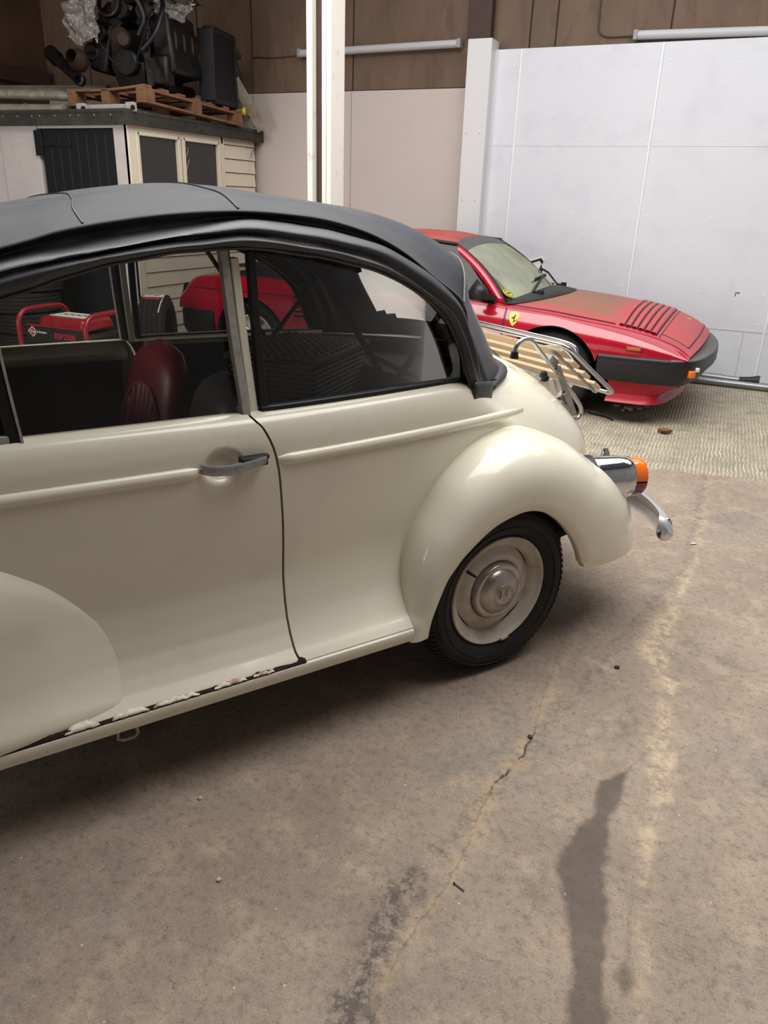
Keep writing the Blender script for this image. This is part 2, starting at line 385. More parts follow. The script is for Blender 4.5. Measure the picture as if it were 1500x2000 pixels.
    st2 = band([(-.9,.56),(-.96,.565),(-1.02,.57)], [(-1.6,-.05),(-1.03,-.04),(-.96,.022),(-.9,-.04),(1.2,-.05)], .04, 22, .012)
    col = mix(math_('MULTIPLY', st2, .5), col, lin((66,52,44)))
    # older brushed slab at the back
    bd = math_('SUBTRACT', Y, math_('ADD', math_('MULTIPLY', X, .17), 2.53))
    bd = math_('ADD', bd, math_('MULTIPLY', math_('SUBTRACT', tex(6, 6, .7), .5), .22))
    back = mrange(bd, -.012, .012)
    rx = math_('ADD', X, math_('MULTIPLY', math_('SUBTRACT', tex(9, 6), .5), .05))
    rx = math_('ADD', rx, math_('MULTIPLY', Y, .03))
    wv = math_('SINE', math_('MULTIPLY', rx, 2*math.pi/.024))
    cv = n.new('ShaderNodeMapping'); cv.inputs['Scale'].default_value = (26, 4, 1); l.new(P, cv.inputs[0])
    lines = math_('MULTIPLY', math_('ADD', wv, 1), math_('MULTIPLY', tex(1, 4, .6, 0, cv.outputs[0]), .8))
    colb = mix(mrange(big, .35, .65), lin((154,145,126)), lin((172,162,140)))
    colb = mix(mrange(mid, .4, .7, 0, .6), colb, lin((126,116,100)))
    colb = mix(mrange(fine, .5, .75, 0, .4), colb, lin((106,98,84)))
    colb = mix(math_('MULTIPLY', mrange(lines, .1, .9, .0, .75), mrange(tex(4.5, 6, .7), .36, .6, .25, 1)), colb, lin((206,198,174)))
    colb = mix(mrange(tex(30, 5, .75), .52, .68, 0, .5), colb, lin((112,102,86)))
    colb = mix(mrange(tex(3.2, 8, .7), .54, .72, 0, .6), colb, lin((118,106,92)))
    col = mix(back, col, colb)
    # white flecks of grit
    v2 = n.new('ShaderNodeTexVoronoi'); v2.inputs['Scale'].default_value = 26; l.new(P, v2.inputs['Vector'])
    fl = math_('MULTIPLY', mrange(v2.outputs['Distance'], .05, .09, 1, 0), mrange(tex(9, 2), .56, .6))
    col = mix(math_('MULTIPLY', fl, .6), col, lin((222,208,186)))
    l.new(col, b.inputs['Base Color'])
    rg = math_('SUBTRACT', .82, math_('MULTIPLY', st, .22)); l.new(rg, b.inputs['Roughness'])
    b.inputs['Specular IOR Level'].default_value = .35
    h = math_('ADD', math_('MULTIPLY', fine, .5), math_('MULTIPLY', grit, .35))
    h = math_('SUBTRACT', h, math_('MULTIPLY', crk, 1.2))
    h = math_('ADD', h, math_('MULTIPLY', math_('MULTIPLY', wv, back), .8))
    bp = n.new('ShaderNodeBump'); bp.inputs['Strength'].default_value = .8; bp.inputs['Distance'].default_value = .004; l.new(h, bp.inputs['Height']); l.new(bp.outputs[0], b.inputs['Normal'])
    return m
FLOORM = floor_material()
f = MB(); f.box((-2, .5, -.05), (13.7, 13, .1)); fl = f.build('floor', FLOORM, smoothed=False); tag(fl, 'stained brown concrete garage floor with a brushed grey slab at the back', 'floor', kind='structure')

# ------------------------------------------------------------------ walls
WB = 5.85
w = MB(); w.box((-3.5, WB+.06, 1.26), (9.4, .1, 2.52))
wb = w.build('wall_back', CREAMW, smoothed=False); tag(wb, 'lower back wall of flat pale cream boards behind the white post', 'wall', kind='structure')
w = MB(); w.box((-2.6, WB+.09, 3.4), (11.2, .1, 1.78))
wu = w.build('wall_rear', PLY, smoothed=False); tag(wu, 'upper back wall of bare brown plywood above the cream and white panels', 'wall', kind='structure')
w = MB()
for s_ in (-7.2, -5.58, -4.86, -3.62, -1.765, -1.52, -.51, .7): w.box((s_, WB+.038, 3.4), (.012, .006, 1.76))
w.box((-3.5, WB+.038, 2.524), (9.2, .008, .014))
w.build('board_joint', GAPM, wu, smoothed=False)
w = MB(); w.box((-3.62, WB+.008, 1.26), (.006, .004, 2.5)); w.box((-4.84, WB+.008, 1.26), (.006,.004,2.5)); w.build('board_joint', GREYPL, wb, smoothed=False)
w = MB(); w.box((-2.235, WB-.02, 3.62), (.23, .1, 1.4)); t = w.build('trim_1', BROWNST, smoothed=False, bevel=.006); tag(t, 'dark brown timber post on the plywood above the white pilaster', 'post', kind='structure')
# white clad partition on the right
w = MB(); w.box((1.0, 5.79, 1.408), (6.14, .08, 2.815)); wr = w.build('wall_right', WHITEP, smoothed=False); tag(wr, 'bright white clad wall behind the red car', 'wall', kind='structure')
w = MB()
for s_ in (-1.79, -.53, .73, 1.95): w.box((s_, 5.746, 1.408), (.02, .012, 2.81))
w.build('cover_strip', mat('strip_white', (232,233,236), .4), wr, smoothed=False, bevel=.003)
w = MB()
w.box((1.0, 5.7492, 2.0), (6.1, .0016, .0025)); w.box((1.15, 5.7485, .452), (3.2, .003, .006)); w.box((.56, 5.7485, .22), (.005, .003, .45))
w.build('sheet_joint', mat('joint_grey', (188,188,192), .7), wr, smoothed=False)
w = MB()
for s_ in (-1.98, -1.86, -1.72, -1.16, -.60, -.46, .1, .66, .80, 1.3):
    for z in (2.68, 2.02 if s_ < -1.6 else 2.05, 1.42, .78, .52):
        w.lathe([(.0,.004),(.005,.0035),(.008,.0)], 8, Matrix.Translation((s_, 5.75, z)) @ Matrix.Rotation(R(90), 4, 'X'))
w.build('screw_head', mat('screw_white', (236,236,238), .4), wr)
w = MB(); w.box((.445, 5.749, .79), (.026, .003, .010)); w.box((.425, 5.7485, .775), (.007, .003, .034)); w.build('chipped_hole', GREYINK, wr, smoothed=False)
w = MB(); w.box((-2.165, 5.74, 1.447), (.235, .22, 2.894)); t = w.build('trim_2', WHITEC, smoothed=False, bevel=.004); tag(t, 'boxed white pilaster at the left end of the white clad wall', 'pilaster', kind='structure')
w = MB()
for z in (2.1, 1.5, .9, .4):
    for s_ in (-2.24, -2.11): w.lathe([(.0,.003),(.006,.0)], 8, Matrix.Translation((s_, 5.63, z)) @ Matrix.Rotation(R(90), 4, 'X'))
w.build('screw_head', GREYPL, t)
w = MB(); w.box((-7.95, 1, 2.1), (.1, 10, 4.2)); t = w.build('wall_left', PLYD, smoothed=False); tag(t, 'dark brown plywood side wall at the far left', 'wall', kind='structure')
w = MB(); w.box((-7.84, 3.6, 2.72), (.12, 4.4, .16)); t = w.build('trim_3', BROWNST, smoothed=False, bevel=.006); tag(t, 'dark timber rail along the plywood side wall', 'rail', kind='structure')

w = MB(); w.box((4.12, .2, 2.1), (.1, 11.2, 4.2)); t = w.build('wall_side', mat('grey_board', (126,125,125), .7), smoothed=False); tag(t, 'grey boarded side wall out of view on the right, added for reflections', 'wall', kind='structure')  # unseen wall, added to give chrome and side glass a grey reflection

w = MB(); w.box((1.4, -5.95, 2.1), (5.4, .1, 4.2)); t = w.build('wall_front', bpy.data.materials['grey_board'], smoothed=False); tag(t, 'grey boarded end wall out of view opposite the white clad wall, added for reflections', 'wall', kind='structure')  # unseen wall, added so the quarter glass reflects an even grey

# poster on the white wall (black outlined shield, mostly hidden behind the windscreen)
def shield_poly(s):
    h = [(-.5,.62),(-.40,.74),(0,.60),(.40,.74),(.5,.62),(.44,.50),(.50,.30),(.46,-.05),(.30,-.40),(0,-.72)]
    full = h+[(-.30,-.40),(-.46,-.05),(-.50,.30),(-.44,.50)]
    return [(x*s, z*s) for x, z in full]
pc = Vector((-1.515, 5.747, .79))
def pl(k, y): return lambda x, z: pc+Vector((x, y, z))
b_ = MB(); b_.prism(shield_poly(.30), pl(0,0), pl(0,-.003)); po = b_.build('wall_sign', mat('sign_white', (232,232,234), .5), smoothed=False); po.location = (0,0,0)
tag(po, 'white shield shaped sign with black border on the white wall behind the windscreen', 'sign')
b_ = MB(); a = shield_poly(.27); c = shield_poly(.235)
for i in range(len(a)):
    j = (i+1) % len(a); V = [pc+Vector((p[0], -.0045, p[1])) for p in (a[i], a[j], c[j], c[i])]; V += [v+Vector((0,.002,0)) for v in V]
    b_.add(V, [(0,1,2,3),(7,6,5,4),(0,4,5,1),(1,5,6,2),(2,6,7,3),(3,7,4,0)])
b_.build('border', BLKINK, po, smoothed=False)
lettering('lettering', 'POR', .085, Matrix.Translation(pc+Vector((.0, -.0045, .075))) @ Matrix.Rotation(R(90), 4, 'X'), BLKINK, po, bold=.003)
b_ = MB(); b_.box((-1.31, 5.745, .755), (.12, .006, .012)); b_.box((-1.31, 5.747, .70), (.14, .004, .09), mi=1); b_.build('name_strip', [BLKINK, mat('sign_white2', (226,226,228), .5)], po, smoothed=False)

# ceiling with rooflight openings, mostly above the frame
H = 4.25
w = MB()
def slab(x0, x1, y0, y1): w.box(((x0+x1)/2, (y0+y1)/2, H+.05), (x1-x0, y1-y0, .1))
slab(-8, 4.5, 5.3, 6); slab(-8, 4.5, -6, -2.2); slab(-8, -4.1, -2.2, 5.3); slab(3.8, 4.5, -2.2, 5.3); slab(-4.1, 3.8, 2.62, 2.8)
ce = w.build('ceiling', PLYD, smoothed=False); tag(ce, 'dark boarded garage ceiling with roof light openings', 'ceiling', kind='structure')

# ------------------------------------------------------------------ post
po = empty('support_post', (-2.40, 3.02, 0)); tag(po, 'tall white painted timber post with a brown steel strip standing behind the convertible', 'post')
b_ = MB(); b_.box((-.052, .05, 2.1), (.042, .20, 4.2)); b_.build('timber_board', POSTW, po, bevel=.004)
b_ = MB(); b_.box((.072, .10, 2.1), (.036, .20, 4.2)); b_.build('timber_board', POSTW, po, bevel=.004)
b_ = MB(); b_.box((.012, .09, 2.1), (.086, .16, 4.2)); b_.build('steel_core', BROWNST, po, bevel=.003)
b_ = MB(); b_.box((.040, .015, 2.1), (.028, .06, 4.2)); b_.build('timber_batten', POSTW, po, bevel=.004)

# ------------------------------------------------------------------ batten lamps
def tube_lamp(name, x0, x1, z0, z1, label):
    L = math.hypot(x1-x0, z1-z0); t = empty(name, ((x0+x1)/2, WB+.04, (z0+z1)/2)); t.rotation_euler = (0, -math.atan2(z1-z0, x1-x0), 0)
    tag(t, label, 'lamp', 'wall batten lamps')
    b = MB(); b.box((0, -.03, 0), (L-.05, .05, .05)); b.build('backplate', GREYPL, t, bevel=.004)
    b = MB(); prof = [(.018+.036*math.cos(a), .036*math.sin(a)) for a in [math.pi*k/10-math.pi/2 for k in range(11)]]
    b.grid([[Vector((x, -.045-q[0], q[1])) for q in prof] for x in (-L/2+.03, L/2-.03)]); b.build('diffuser', DIFF, t, angle=60)
    for sx in (-1, 1):
        b = MB(); b.box((sx*(L/2-.02), -.06, 0), (.04, .085, .078)); b.build('end_cap', GREYPL, t, bevel=.006)
    return t
tube_lamp('batten_lamp', -4.24, -2.42, 2.88, 2.895, 'unlit strip lamp on the plywood, partly hidden by the white post')
tube_lamp('batten_lamp', -.81, .72, 2.89, 2.865, 'unlit strip lamp on the plywood above the white clad wall')
b_ = MB(); b_.tube(spline([(-1.145, WB+.035, 3.6), (-1.14, WB+.035, 3.05), (-1.13, WB+.03, 2.95), (-1.06, WB+.03, 2.90), (-.9, WB+.03, 2.895), (-.79, WB+.02, 2.895)], 6), .007, 8); c_ = b_.build('power_cable', CABLE); tag(c_, 'grey cable curving down the plywood into the right strip lamp', 'cable')
b_ = MB(); b_.tube(spline([(-4.86, WB+.03, 2.3), (-4.86, WB+.03, 2.75), (-4.84, WB+.03, 2.87), (-4.6, WB+.03, 2.86), (-4.24, WB+.03, 2.87)], 6), .006, 8); c_ = b_.build('power_cable', CABLE); tag(c_, 'thin cable along the plywood from the shed to the left strip lamp', 'cable')

# ------------------------------------------------------------------ poles on the floor by the white wall
p_ = empty('metal_pole', (.5, 5.36, 0)); tag(p_, 'plain grey metal pole lying on the floor in front of the other pole', 'pole', )
b_ = MB(); b_.tube([(-1.6, .03, .035), (1.6, -.03, .035)], .032, 20); b_.build('tube', GALV, p_)
p_ = empty('metal_pole', (.5, 5.56, 0)); tag(p_, 'grey metal pole ending in a black rubber plug, lying along the white wall', 'pole')
b_ = MB(); b_.tube([(-1.6, .02, .04), (-.05, 0, .04), (-.04, 0, .04)], .034, 20); b_.build('tube', GALV, p_)
b_ = MB(); b_.tube([(-.05, 0, .04), (.12, -.01, .04)], .028, 20); b_.build('inner_tube', GALV, p_)
b_ = MB(); b_.tube([(.10, -.01, .04), (.15, -.012, .04), (.19, -.014, .043), (.26, -.018, .05), (.27, -.018, .05)], [.031, .036, .038, .050, .048], 20); b_.build('rubber_plug', mat('plug_rubber', (34,34,36), .6), p_)

# ------------------------------------------------------------------ floor debris
def leaf(x, y, s, rz, m, label, curl=.4, group=None):
    b = MB(); rows = []
    for i in range(9):
        u = i/8; w_ = s*.45*math.sin(math.pi*u)**.8*(1-.3*u)+.001
        rows.append([Vector((s*(u-.5), w_*v, .004+s*curl*(abs(v)**2*.5+.35*(u-.5)**2)+.002*math.sin(9*u+v*3))) for v in (-1, -.6, -.2, .2, .6, 1)])
    b.grid(rows); o = b.build('dry_leaf', m, solid=.001); o.location = (x, y, .002); o.rotation_euler = (0, 0, rz)
    tag(o, label, 'leaf', group); return o
leaf(.175, 3.43, .10, .2, LEAFM, 'large curled brown dry leaf on the brushed concrete slab', .5)
rr = random.Random(3)
for k in range(5):
    leaf(-.24+.05*k+rr.uniform(-.02,.02), 4.0+rr.uniform(-.12,.12), .05+rr.uniform(0,.03), rr.uniform(0,6), LEAFP, 'pale crumpled leaf in the small pile under the red car nose', .8, 'pale leaves under the red car nose')
b_ = MB(); b_.tube(spline([(-.42,3.72,.006),(-.36,3.68,.008),(-.28,3.66,.006),(-.21,3.58,.006)], 5), .006, 6); o = b_.build('twig', DARK); tag(o, 'thin dark twig on the slab behind the red car front wheel', 'twig')
b_ = MB(); b_.tube([(.165,-.885,.003),(.193,-.895,.003)], .0014, 8); b_.tube([(.1635,-.8845,.003),(.166,-.8853,.003)], .0032, 8); o = b_.build('loose_bolt', BLACK); tag(o, 'small dark nail lying beside the floor crack', 'nail')
b_ = MB(); b_.box((.515, 1.47, .005), (.028, .010, .005), Matrix.Rotation(.5, 3, 'Z')); o = b_.build('paper_scrap', PAPER, bevel=.002); tag(o, 'tiny white paper scrap on the floor right of the convertible', 'scrap')
def chip(x, y, s, label, m):
    bm = bmesh.new(); bmesh.ops.create_icosphere(bm, subdivisions=2, radius=s)
    for v in bm.verts: v.co *= 1+.35*mnoise.noise(v.co*60+Vector((x*9, y*7, 0))); v.co.z *= .6
    me = bpy.data.meshes.new('stone_chip'); bm.to_mesh(me); bm.free(); me.materials.append(m)
    o = bpy.data.objects.new('stone_chip', me); COL.objects.link(o); o.location = (x, y, s*.45); tag(o, label, 'stone', 'stone chips on the floor')
STONE = mat('stone_chip', (70,62,58), .9); STONE2 = mat('stone_chip_pale', (180,170,158), .9)
chip(.187,-.283,.008,'dark stone chip sitting in the floor crack',STONE); chip(.36,.22,.009,'black pebble on the floor between crack and sand line',BLACK)
chip(-.53,-.93,.006,'pale stone chip nearest the shadow under the sill',STONE2); chip(-.33,-1.12,.006,'small grey stone chip alone on the bare floor at lower left',STONE2)

# ================================================================== CREAM CONVERTIBLE
car = empty('convertible_car', (0,0,0), R(57)); tag(car, 'cream vintage convertible with a black folding soft top, parked in the foreground', 'car')
YC = .755
mir = lambda v: (v[0], 2*YC-v[1], v[2])
def ybase(x):
    if x < -.75: return .10+.03*max(0, -.95-x)**1.5
    return .10+.10*((x+.75)/.83)**1.6
XG = [(.20,-.722),(.272,-.735),(.30,-.742),(.38,-.740),(.62,-.737),(.784,-.744),(.856,-.754),(.927,-.780),(.962,-.806),(1.1,-.81)]
def xg(z): return cr(XG, z)
def side_y(x, z):
    y = ybase(x)
    g = interp([(.225,1),(.272,1),(.285,.9),(.31,.62),(.34,.40),(.38,.2),(.43,.08),(.5,.0)], z)
    d = cr([(.225,0),(.272,0),(.4,.004),(.5,.008),(.65,.003),(.8,0),(.88,.004),(.92,.012),(.944,.024),(.956,.04),(.962,.06)], z)
    return y*(1-g)+d+(.004 if z < .274 else 0)*0
ZS = [.2785,.29,.30,.31,.325,.34,.36,.38,.41,.45,.5,.55,.6,.65,.7,.74,.78,.80,.82,.835,.85,.865,.88,.90,.92,.935,.946,.953,.958,.962]

def handle_dish(x, z):
    e = math.hypot((x+.897)/.056, (z-.848)/.046)
    return .024*(1-smooth(.55, 1.0, e)) if e < 1 else 0
def refine(zs, n):
    out = []
    for a, b in zip(zs, zs[1:]): out += [lerp(a, b, k/n) for k in range(n)]
    return out+[zs[-1]]

# --- doors
def door_mesh(dish=True):
    b = MB(); xs = [-1.74, -1.6, -1.45, -1.3, -1.2, -1.1, -1.04, -1.0, -.985]+[-.975+.006*k for k in range(28)]+[-.80, -.785, -.77, -.76, -.75, -.744]
    zs = refine(ZS, 3); rows = []
    rg = random.Random(5)
    for x in xs:
        t = (x+.744)/(-1.74+.744); row = []
        wob = .005*mnoise.noise(Vector((x*34, 3, 0)))+.004*mnoise.noise(Vector((x*90, 7, 0)))
        for i, z in enumerate(zs):
            X = lerp(xg(z)-.004, -1.74, t); zz = z+(max(0, wob+.001)+.0025 if i < 3 else 0)*(1-i/3)
            y = side_y(X, zz)+(handle_dish(X, zz) if dish else 0)
            row.append(Vector((X, y, zz)))
        row.append(Vector((X, side_y(X, .962)+.03, .958)))
        rows.append(row)
    b.grid(rows)
    # rear shut face
    b.grid([rows[-1], [v+Vector((-.002, .035, 0)) for v in rows[-1]]])
    return b
d = door_mesh().build('door', CREAM, car, angle=50, recalc=False)
db = door_mesh(False); db.v = [mir(v) for v in db.v]; db.f = [tuple(reversed(q)) for q in db.f]
d2 = db.build('door', CREAM, car, angle=50, recalc=False)

# --- rear quarter + tail
W_T = [(.05,.56),(.2,.535),(.35,.50),(.5,.452),(.62,.405),(.72,.35),(.80,.28),(.855,.19),(.885,.10),(.895,.0)]
D_T = [(.05,.99),(.2,.985),(.3,.972),(.42,.935),(.54,.875),(.65,.795),(.74,.71),(.81,.63),(.86,.57),(.895,.52)]
NB = 22
def tail_section(x):
    W = cr(W_T, x); D = cr(D_T, x); zb = min(.56, D-.02); bot = .30
    zs = []; pts = []
    n1 = len(ZS)-8
    for i in range(n1):
        z = lerp(bot, zb, i/(n1-1)); pts.append(Vector((x, YC-W*(1-.10*((zb-z)/.26)**2), z)))
    m_ = 8+NB
    for i in range(1, m_+1):
        a = math.pi/2*i/m_
        pts.append(Vector((x, YC-W*max(0, math.cos(a))**.78, zb+(D-zb)*math.sin(a)**.86)))
    return pts
def cabin_section(x, zl):
    pts = []
    t = (x+.74)/.44
    for z in ZS:
        zz = max(z, zl) if z < .7 else z
        X = lerp(xg(zz)+.003, -.30, t) if x < -.3 else x
        pts.append(Vector((X, side_y(X, zz), zz)))
    yl = pts[-1].y
    for i in range(1, NB+1):
        u = i/NB; X = pts[len(ZS)-1].x
        yy = lerp(yl, yl+.055, u)
        pts.append(Vector((X, yy, .962-.004*u)))
    return pts
b = MB(); rows = []
xs = [-.74, -.732, -.72, -.70, -.66, -.6, -.54, -.48, -.42, -.36, -.30, -.24, -.18, -.12, -.06, 0, .05, .10, .15, .2, .25, .30, .35, .40, .45, .5, .54, .58, .62, .66, .70, .73, .76, .79, .815, .84, .86, .875, .887, .894]
for x in xs:
    zl = .60*smooth(-.31, -.24, x)
    c = cabin_section(min(x, .3), zl)
    for v in c:
        if x > .3: v.x = x
    tl = tail_section(max(x, .05)); w_ = smooth(-.10, .34, x)
    row = []
    for k, (p, q) in enumerate(zip(c, tl)):
        q = q.copy(); q.x = p.x if x < .05 else x
        if k < len(ZS)-8 and x < .44: q.z = max(q.z, lerp(.60, q.z, smooth(.36, .44, x)))
        row.append(p.lerp(q, w_))
    rows.append(row)
b.grid(rows); b.grid([[v+Vector((.002,.03,0)) for v in rows[0]], rows[0]])
b.mirror(mir); body = b.build('body_shell', CREAM, car, angle=50)
# sill strips under the doors and quarters, irregular rusted gap above
b = MB(); rows = []
for k in range(61):
    x = -1.75+k*(1.75-.36)/60
    y = side_y(x, .25)
    rows.append([Vector((x, y+.09, .276)), Vector((x, y+.006, .2755)), Vector((x, y-.001, .2725)), Vector((x, y-.003, .268)), Vector((x, y-.002, .25)), Vector((x, y+.002, .236)), Vector((x, y+.01, .231)), Vector((x, y+.09, .23))])
b.grid(rows); b.mirror(mir); b.build('sill', CREAM, car, angle=35)
b = MB(); rows = []
for k in range(101):       # flared lower edge of the quarter panel in front of the rear wing
    x = lerp(-.725, -.33, k/100); y = side_y(x, .28)
    rows.append([Vector((x, y, .2785)), Vector((x, y-.001, .274)), Vector((x, y+.004, .2725))])
b.grid(rows); b.build('quarter_lip', CREAM, car)
# rust along the door bottom
rg = random.Random(11)
b = MB(); rows = []
for k in range(161):
    x = lerp(-1.62, -.722, k/160)
    n0 = mnoise.noise(Vector((x*22, 0, 0))); n1 = mnoise.noise(Vector((x*60, 5, 0)))
    h = .004+.006*max(0, n0)+.004*abs(n1)+(.014*math.exp(-((x+1.395)/.05)**2))+(.010*math.exp(-((x+.735)/.012)**2))
    lo = .003+.003*abs(n1)+(.022*math.exp(-((x+1.40)/.035)**2))
    y = side_y(x, .276)
    rows.append([Vector((x, y-.0028-.002*(lo > .01), .2745-lo)), Vector((x, y-.0032, .276)), Vector((x, y+.0005, .276+h*.6)), Vector((x, side_y(x, .279+h)+.004, .2785+h))])
b.grid(rows); b.build('rust_gap', RUST, car, angle=80)
for (x0, x1, hh) in ((-1.36,-1.28,.014),(-1.25,-1.16,.010),(-1.15,-1.03,.008),(-.99,-.90,.008),(-.88,-.82,.006)):
    b = MB(); rows = []
    for k in range(21):
        x = lerp(x0, x1, k/20); e = math.sin(math.pi*k/20)**.5; n1 = mnoise.noise(Vector((x*70, 1, 0)))
        z0 = .2775+.002*n1; z1 = z0+(hh+.004*n1)*e
        rows.append([Vector((x, side_y(x, z0)-.0045, z0)), Vector((x, side_y(x, (z0+z1)/2)-.005, (z0+z1)/2)), Vector((x, side_y(x, z1)-.0015, z1+.001))])
    b.grid(rows); b.build('paint_flake', FLAKE, car, solid=.0015)
# jacking eye below the sill
b = MB(); b.tube([(-1.235,.02,.235),(-1.24,.018,.205),(-1.225,.018,.198),(-1.20,.018,.198),(-1.19,.018,.206),(-1.192,.02,.235)], .004, 8); b.build('jacking_eye', STEELM, car)

# --- belt mouldings
def moulding(x0, x1, taper1=True):
    b = MB(); rows = []; N = 50
    for k in range(N+1):
        x = lerp(x0, x1, k/N); e = min(1, (k+.4)/2)*(min(1, (N-k+.3)/5) if taper1 else min(1, (N-k+.3)/2))
        zc = .842-.004*smooth(-.6, .2, x); row = []
        for j in range(9):
            a = math.pi*j/8
            row.append(Vector((x, side_y(x, .842)+.001-.013*math.sin(a)*e, zc-.0155*math.cos(a)*(.5+.5*e))))
        rows.append(row)
    b.grid(rows); return b
moulding(-1.74, -.955, False).build('belt_moulding', CREAM, d)
moulding(-.748, .205).build('belt_moulding', CREAM, car)
# door handle in its dish
b = MB(); pth = spline([(-.956,.095,.851),(-.93,.082,.846),(-.90,.073,.846),(-.87,.070,.849),(-.84,.070,.854),(-.80,.072,.859),(-.795,.074,.860)], 4)
rows = []
for k, q in enumerate(pth):
    hh = lerp(.0125, .0095, k/len(pth)); tt = .006
    rows.append([q+Vector((0,-tt*.6,-hh)), q+Vector((0,-tt,-hh*.6)), q+Vector((0,-tt*1.1,0)), q+Vector((0,-tt,hh*.6)), q+Vector((0,-tt*.6,hh)), q+Vector((0,tt,hh)), q+Vector((0,tt,-hh))])
b.grid(rows, closed=True); b.add(rows[0], [tuple(range(7))]); b.add(rows[-1], [tuple(reversed(range(7)))])
hd = b.build('door_handle', DULLCHR, d, angle=50); hd['label'] = 'worn dull chrome door handle'
b = MB(); b.box((-.825,.083,.858), (.07,.03,.024)); b.box((-.783,.098,.860), (.014,.014,.012)); b.build('escutcheon', BLACK, hd, bevel=.003)

# --- wings
def rear_wing():
    root = [(-.372,.232,.0),(-.360,.285,.02),(-.352,.33,.07),(-.335,.44,.105),(-.305,.52,.115),(-.26,.59,.125),(-.175,.69,.13),(-.055,.765,.145),(.07,.79,.16),(.18,.785,.185),(.28,.757,.21),(.38,.715,.24),(.48,.655,.265),(.59,.605,.285),(.68,.535,.295),(.745,.45,.30),(.785,.36,.30),(.795,.285,.29)]
    lip = [(-.303,.225,.004),(-.297,.27,.002),(-.288,.307,.0),(-.252,.404,-.004),(-.22,.45,-.006),(-.182,.491,-.008),(-.089,.557,-.01),(.0,.584,-.01),(.06,.588,-.01),(.121,.572,-.01),(.175,.54,-.008),(.221,.503,-.006),(.262,.462,-.004),(.294,.422,-.002),(.318,.385,.0),(.338,.345,.002),(.352,.322,.005),(.37,.302,.01)]
    n = 6
    Rr = spline(root_v := [(x, y, z) for x, z, y in root], n); Lp = spline([(x, y, z) for x, z, y in lip], n)
    b = MB(); rows = []
    for q, (r_, l_) in enumerate(zip(Rr, Lp)):
        row = []; u = q/(len(Rr)-1)
        M_ = 16
        for k in range(M_+1):
            th = math.pi/2*k/M_
            s_ = 1-math.cos(th)**.9 if th < math.pi/2 else 1
            yk = math.sin(th)**.82
            p = Vector((lerp(r_.x, l_.x, s_), lerp(r_.y, l_.y-.012*math.sin(math.pi*k/M_), yk), lerp(r_.z, l_.z, s_)))
            row.append(p)
        # slight roll at the lip
        c = Vector((0, 0, .295)); dr = (Vector((l_.x, 0, l_.z))-c); dr.normalize()
        if u > .93: dr = Vector((-.6, 0, -.4))
        row.append(l_-dr*.004+Vector((0,.004,0))); row.append(l_-dr*.002+Vector((0,.03,0)))
        # tuck the root under the body skin
        row.insert(0, r_+Vector((0,.06,0)))
        rows.append(row)
    b.grid(rows); return b
b = rear_wing(); wg = b.build('rear_wing', CREAM, car, angle=60)
b = rear_wing(); b.v = [mir(v) for v in b.v]; b.build('rear_wing', CREAM, car, angle=60)

def front_wing():
    """teardrop front wing running back over the door"""
    top = [(-1.174,.345),(-1.176,.385),(-1.19,.425),(-1.207,.457),(-1.232,.497),(-1.259,.535),(-1.295,.578),(-1.338,.622),(-1.385,.657),(-1.434,.688),(-1.55,.745),(-1.7,.79),(-1.9,.82),(-2.1,.82),(-2.3,.77),(-2.5,.66),(-2.62,.5),(-2.66,.36)]
    lowr = [(-1.174,.345),(-1.180,.315),(-1.195,.290),(-1.22,.266),(-1.252,.250),(-1.29,.241),(-1.34,.234),(-1.40,.228),(-1.50,.226),(-1.6,.226),(-1.75,.225),(-1.86,.30),(-1.93,.45),(-2.05,.55),(-2.2,.59),(-2.35,.54),(-2.46,.42),(-2.50,.30)]
    T = spline([(x,0,z) for x,z in top], 5); Lw = spline([(x,0,z) for x,z in lowr], 5)
    b = MB(); rows = []
    for q, (t_, l_) in enumerate(zip(T, Lw)):
        row = []
        dep = .175*smooth(0, 1, min(1, (-1.174-min(t_.x, -1.174))/.8))**.62+.001
        lw = 1 if l_.x > -1.8 else 0
        for k in range(21):
            v = k/20; x = lerp(l_.x, t_.x, v); z = lerp(l_.z, t_.z, v)
            zz = max(z, .232)
            yb = side_y(x, max(zz, .30)) if x > -1.75 else side_y(-1.75, max(zz, .3))
            if lw: pr_ = max(0, math.sin(math.pi*v))**.5
            else: pr_ = max(0, math.cos(math.pi/2*v))**.55
            yy = yb+.006-dep*pr_
            row.append(Vector((x, max(yy, -.045), z)))
        rows.append(row)
    b.grid(rows); return b
b = front_wing(); b.build('front_wing', CREAM, car, angle=60)
b = front_wing(); b.v = [mir(v) for v in b.v]; b.build('front_wing', CREAM, car, angle=60)

# --- bonnet, cowl and nose (outside the picture to the left)
W_F = [(-2.80,.0),(-2.79,.12),(-2.74,.22),(-2.65,.29),(-2.4,.35),(-2.1,.42),(-1.85,.53),(-1.74,.62)]
D_F = [(-2.80,.62),(-2.74,.80),(-2.62,.88),(-2.4,.93),(-2.1,.965),(-1.85,.99),(-1.74,1.0)]
b = MB(); rows = []
for x in (-2.80,-2.795,-2.78,-2.76,-2.73,-2.68,-2.6,-2.5,-2.4,-2.25,-2.1,-2.0,-1.9,-1.8,-1.74):
    W = cr(W_F, x); D = cr(D_F, x); row = [Vector((x, YC-W, .30)), Vector((x, YC-W, .4)), Vector((x, YC-W, .5))]
    for i in range(1, 17):
        a = math.pi/2*i/16; row.append(Vector((x, YC-W*max(0, math.cos(a))**.7, .55+(D-.55)*math.sin(a)**.8)))
    rows.append(row)
b.grid(rows); b.mirror(mir); b.build('bonnet', CREAM, car, angle=60)

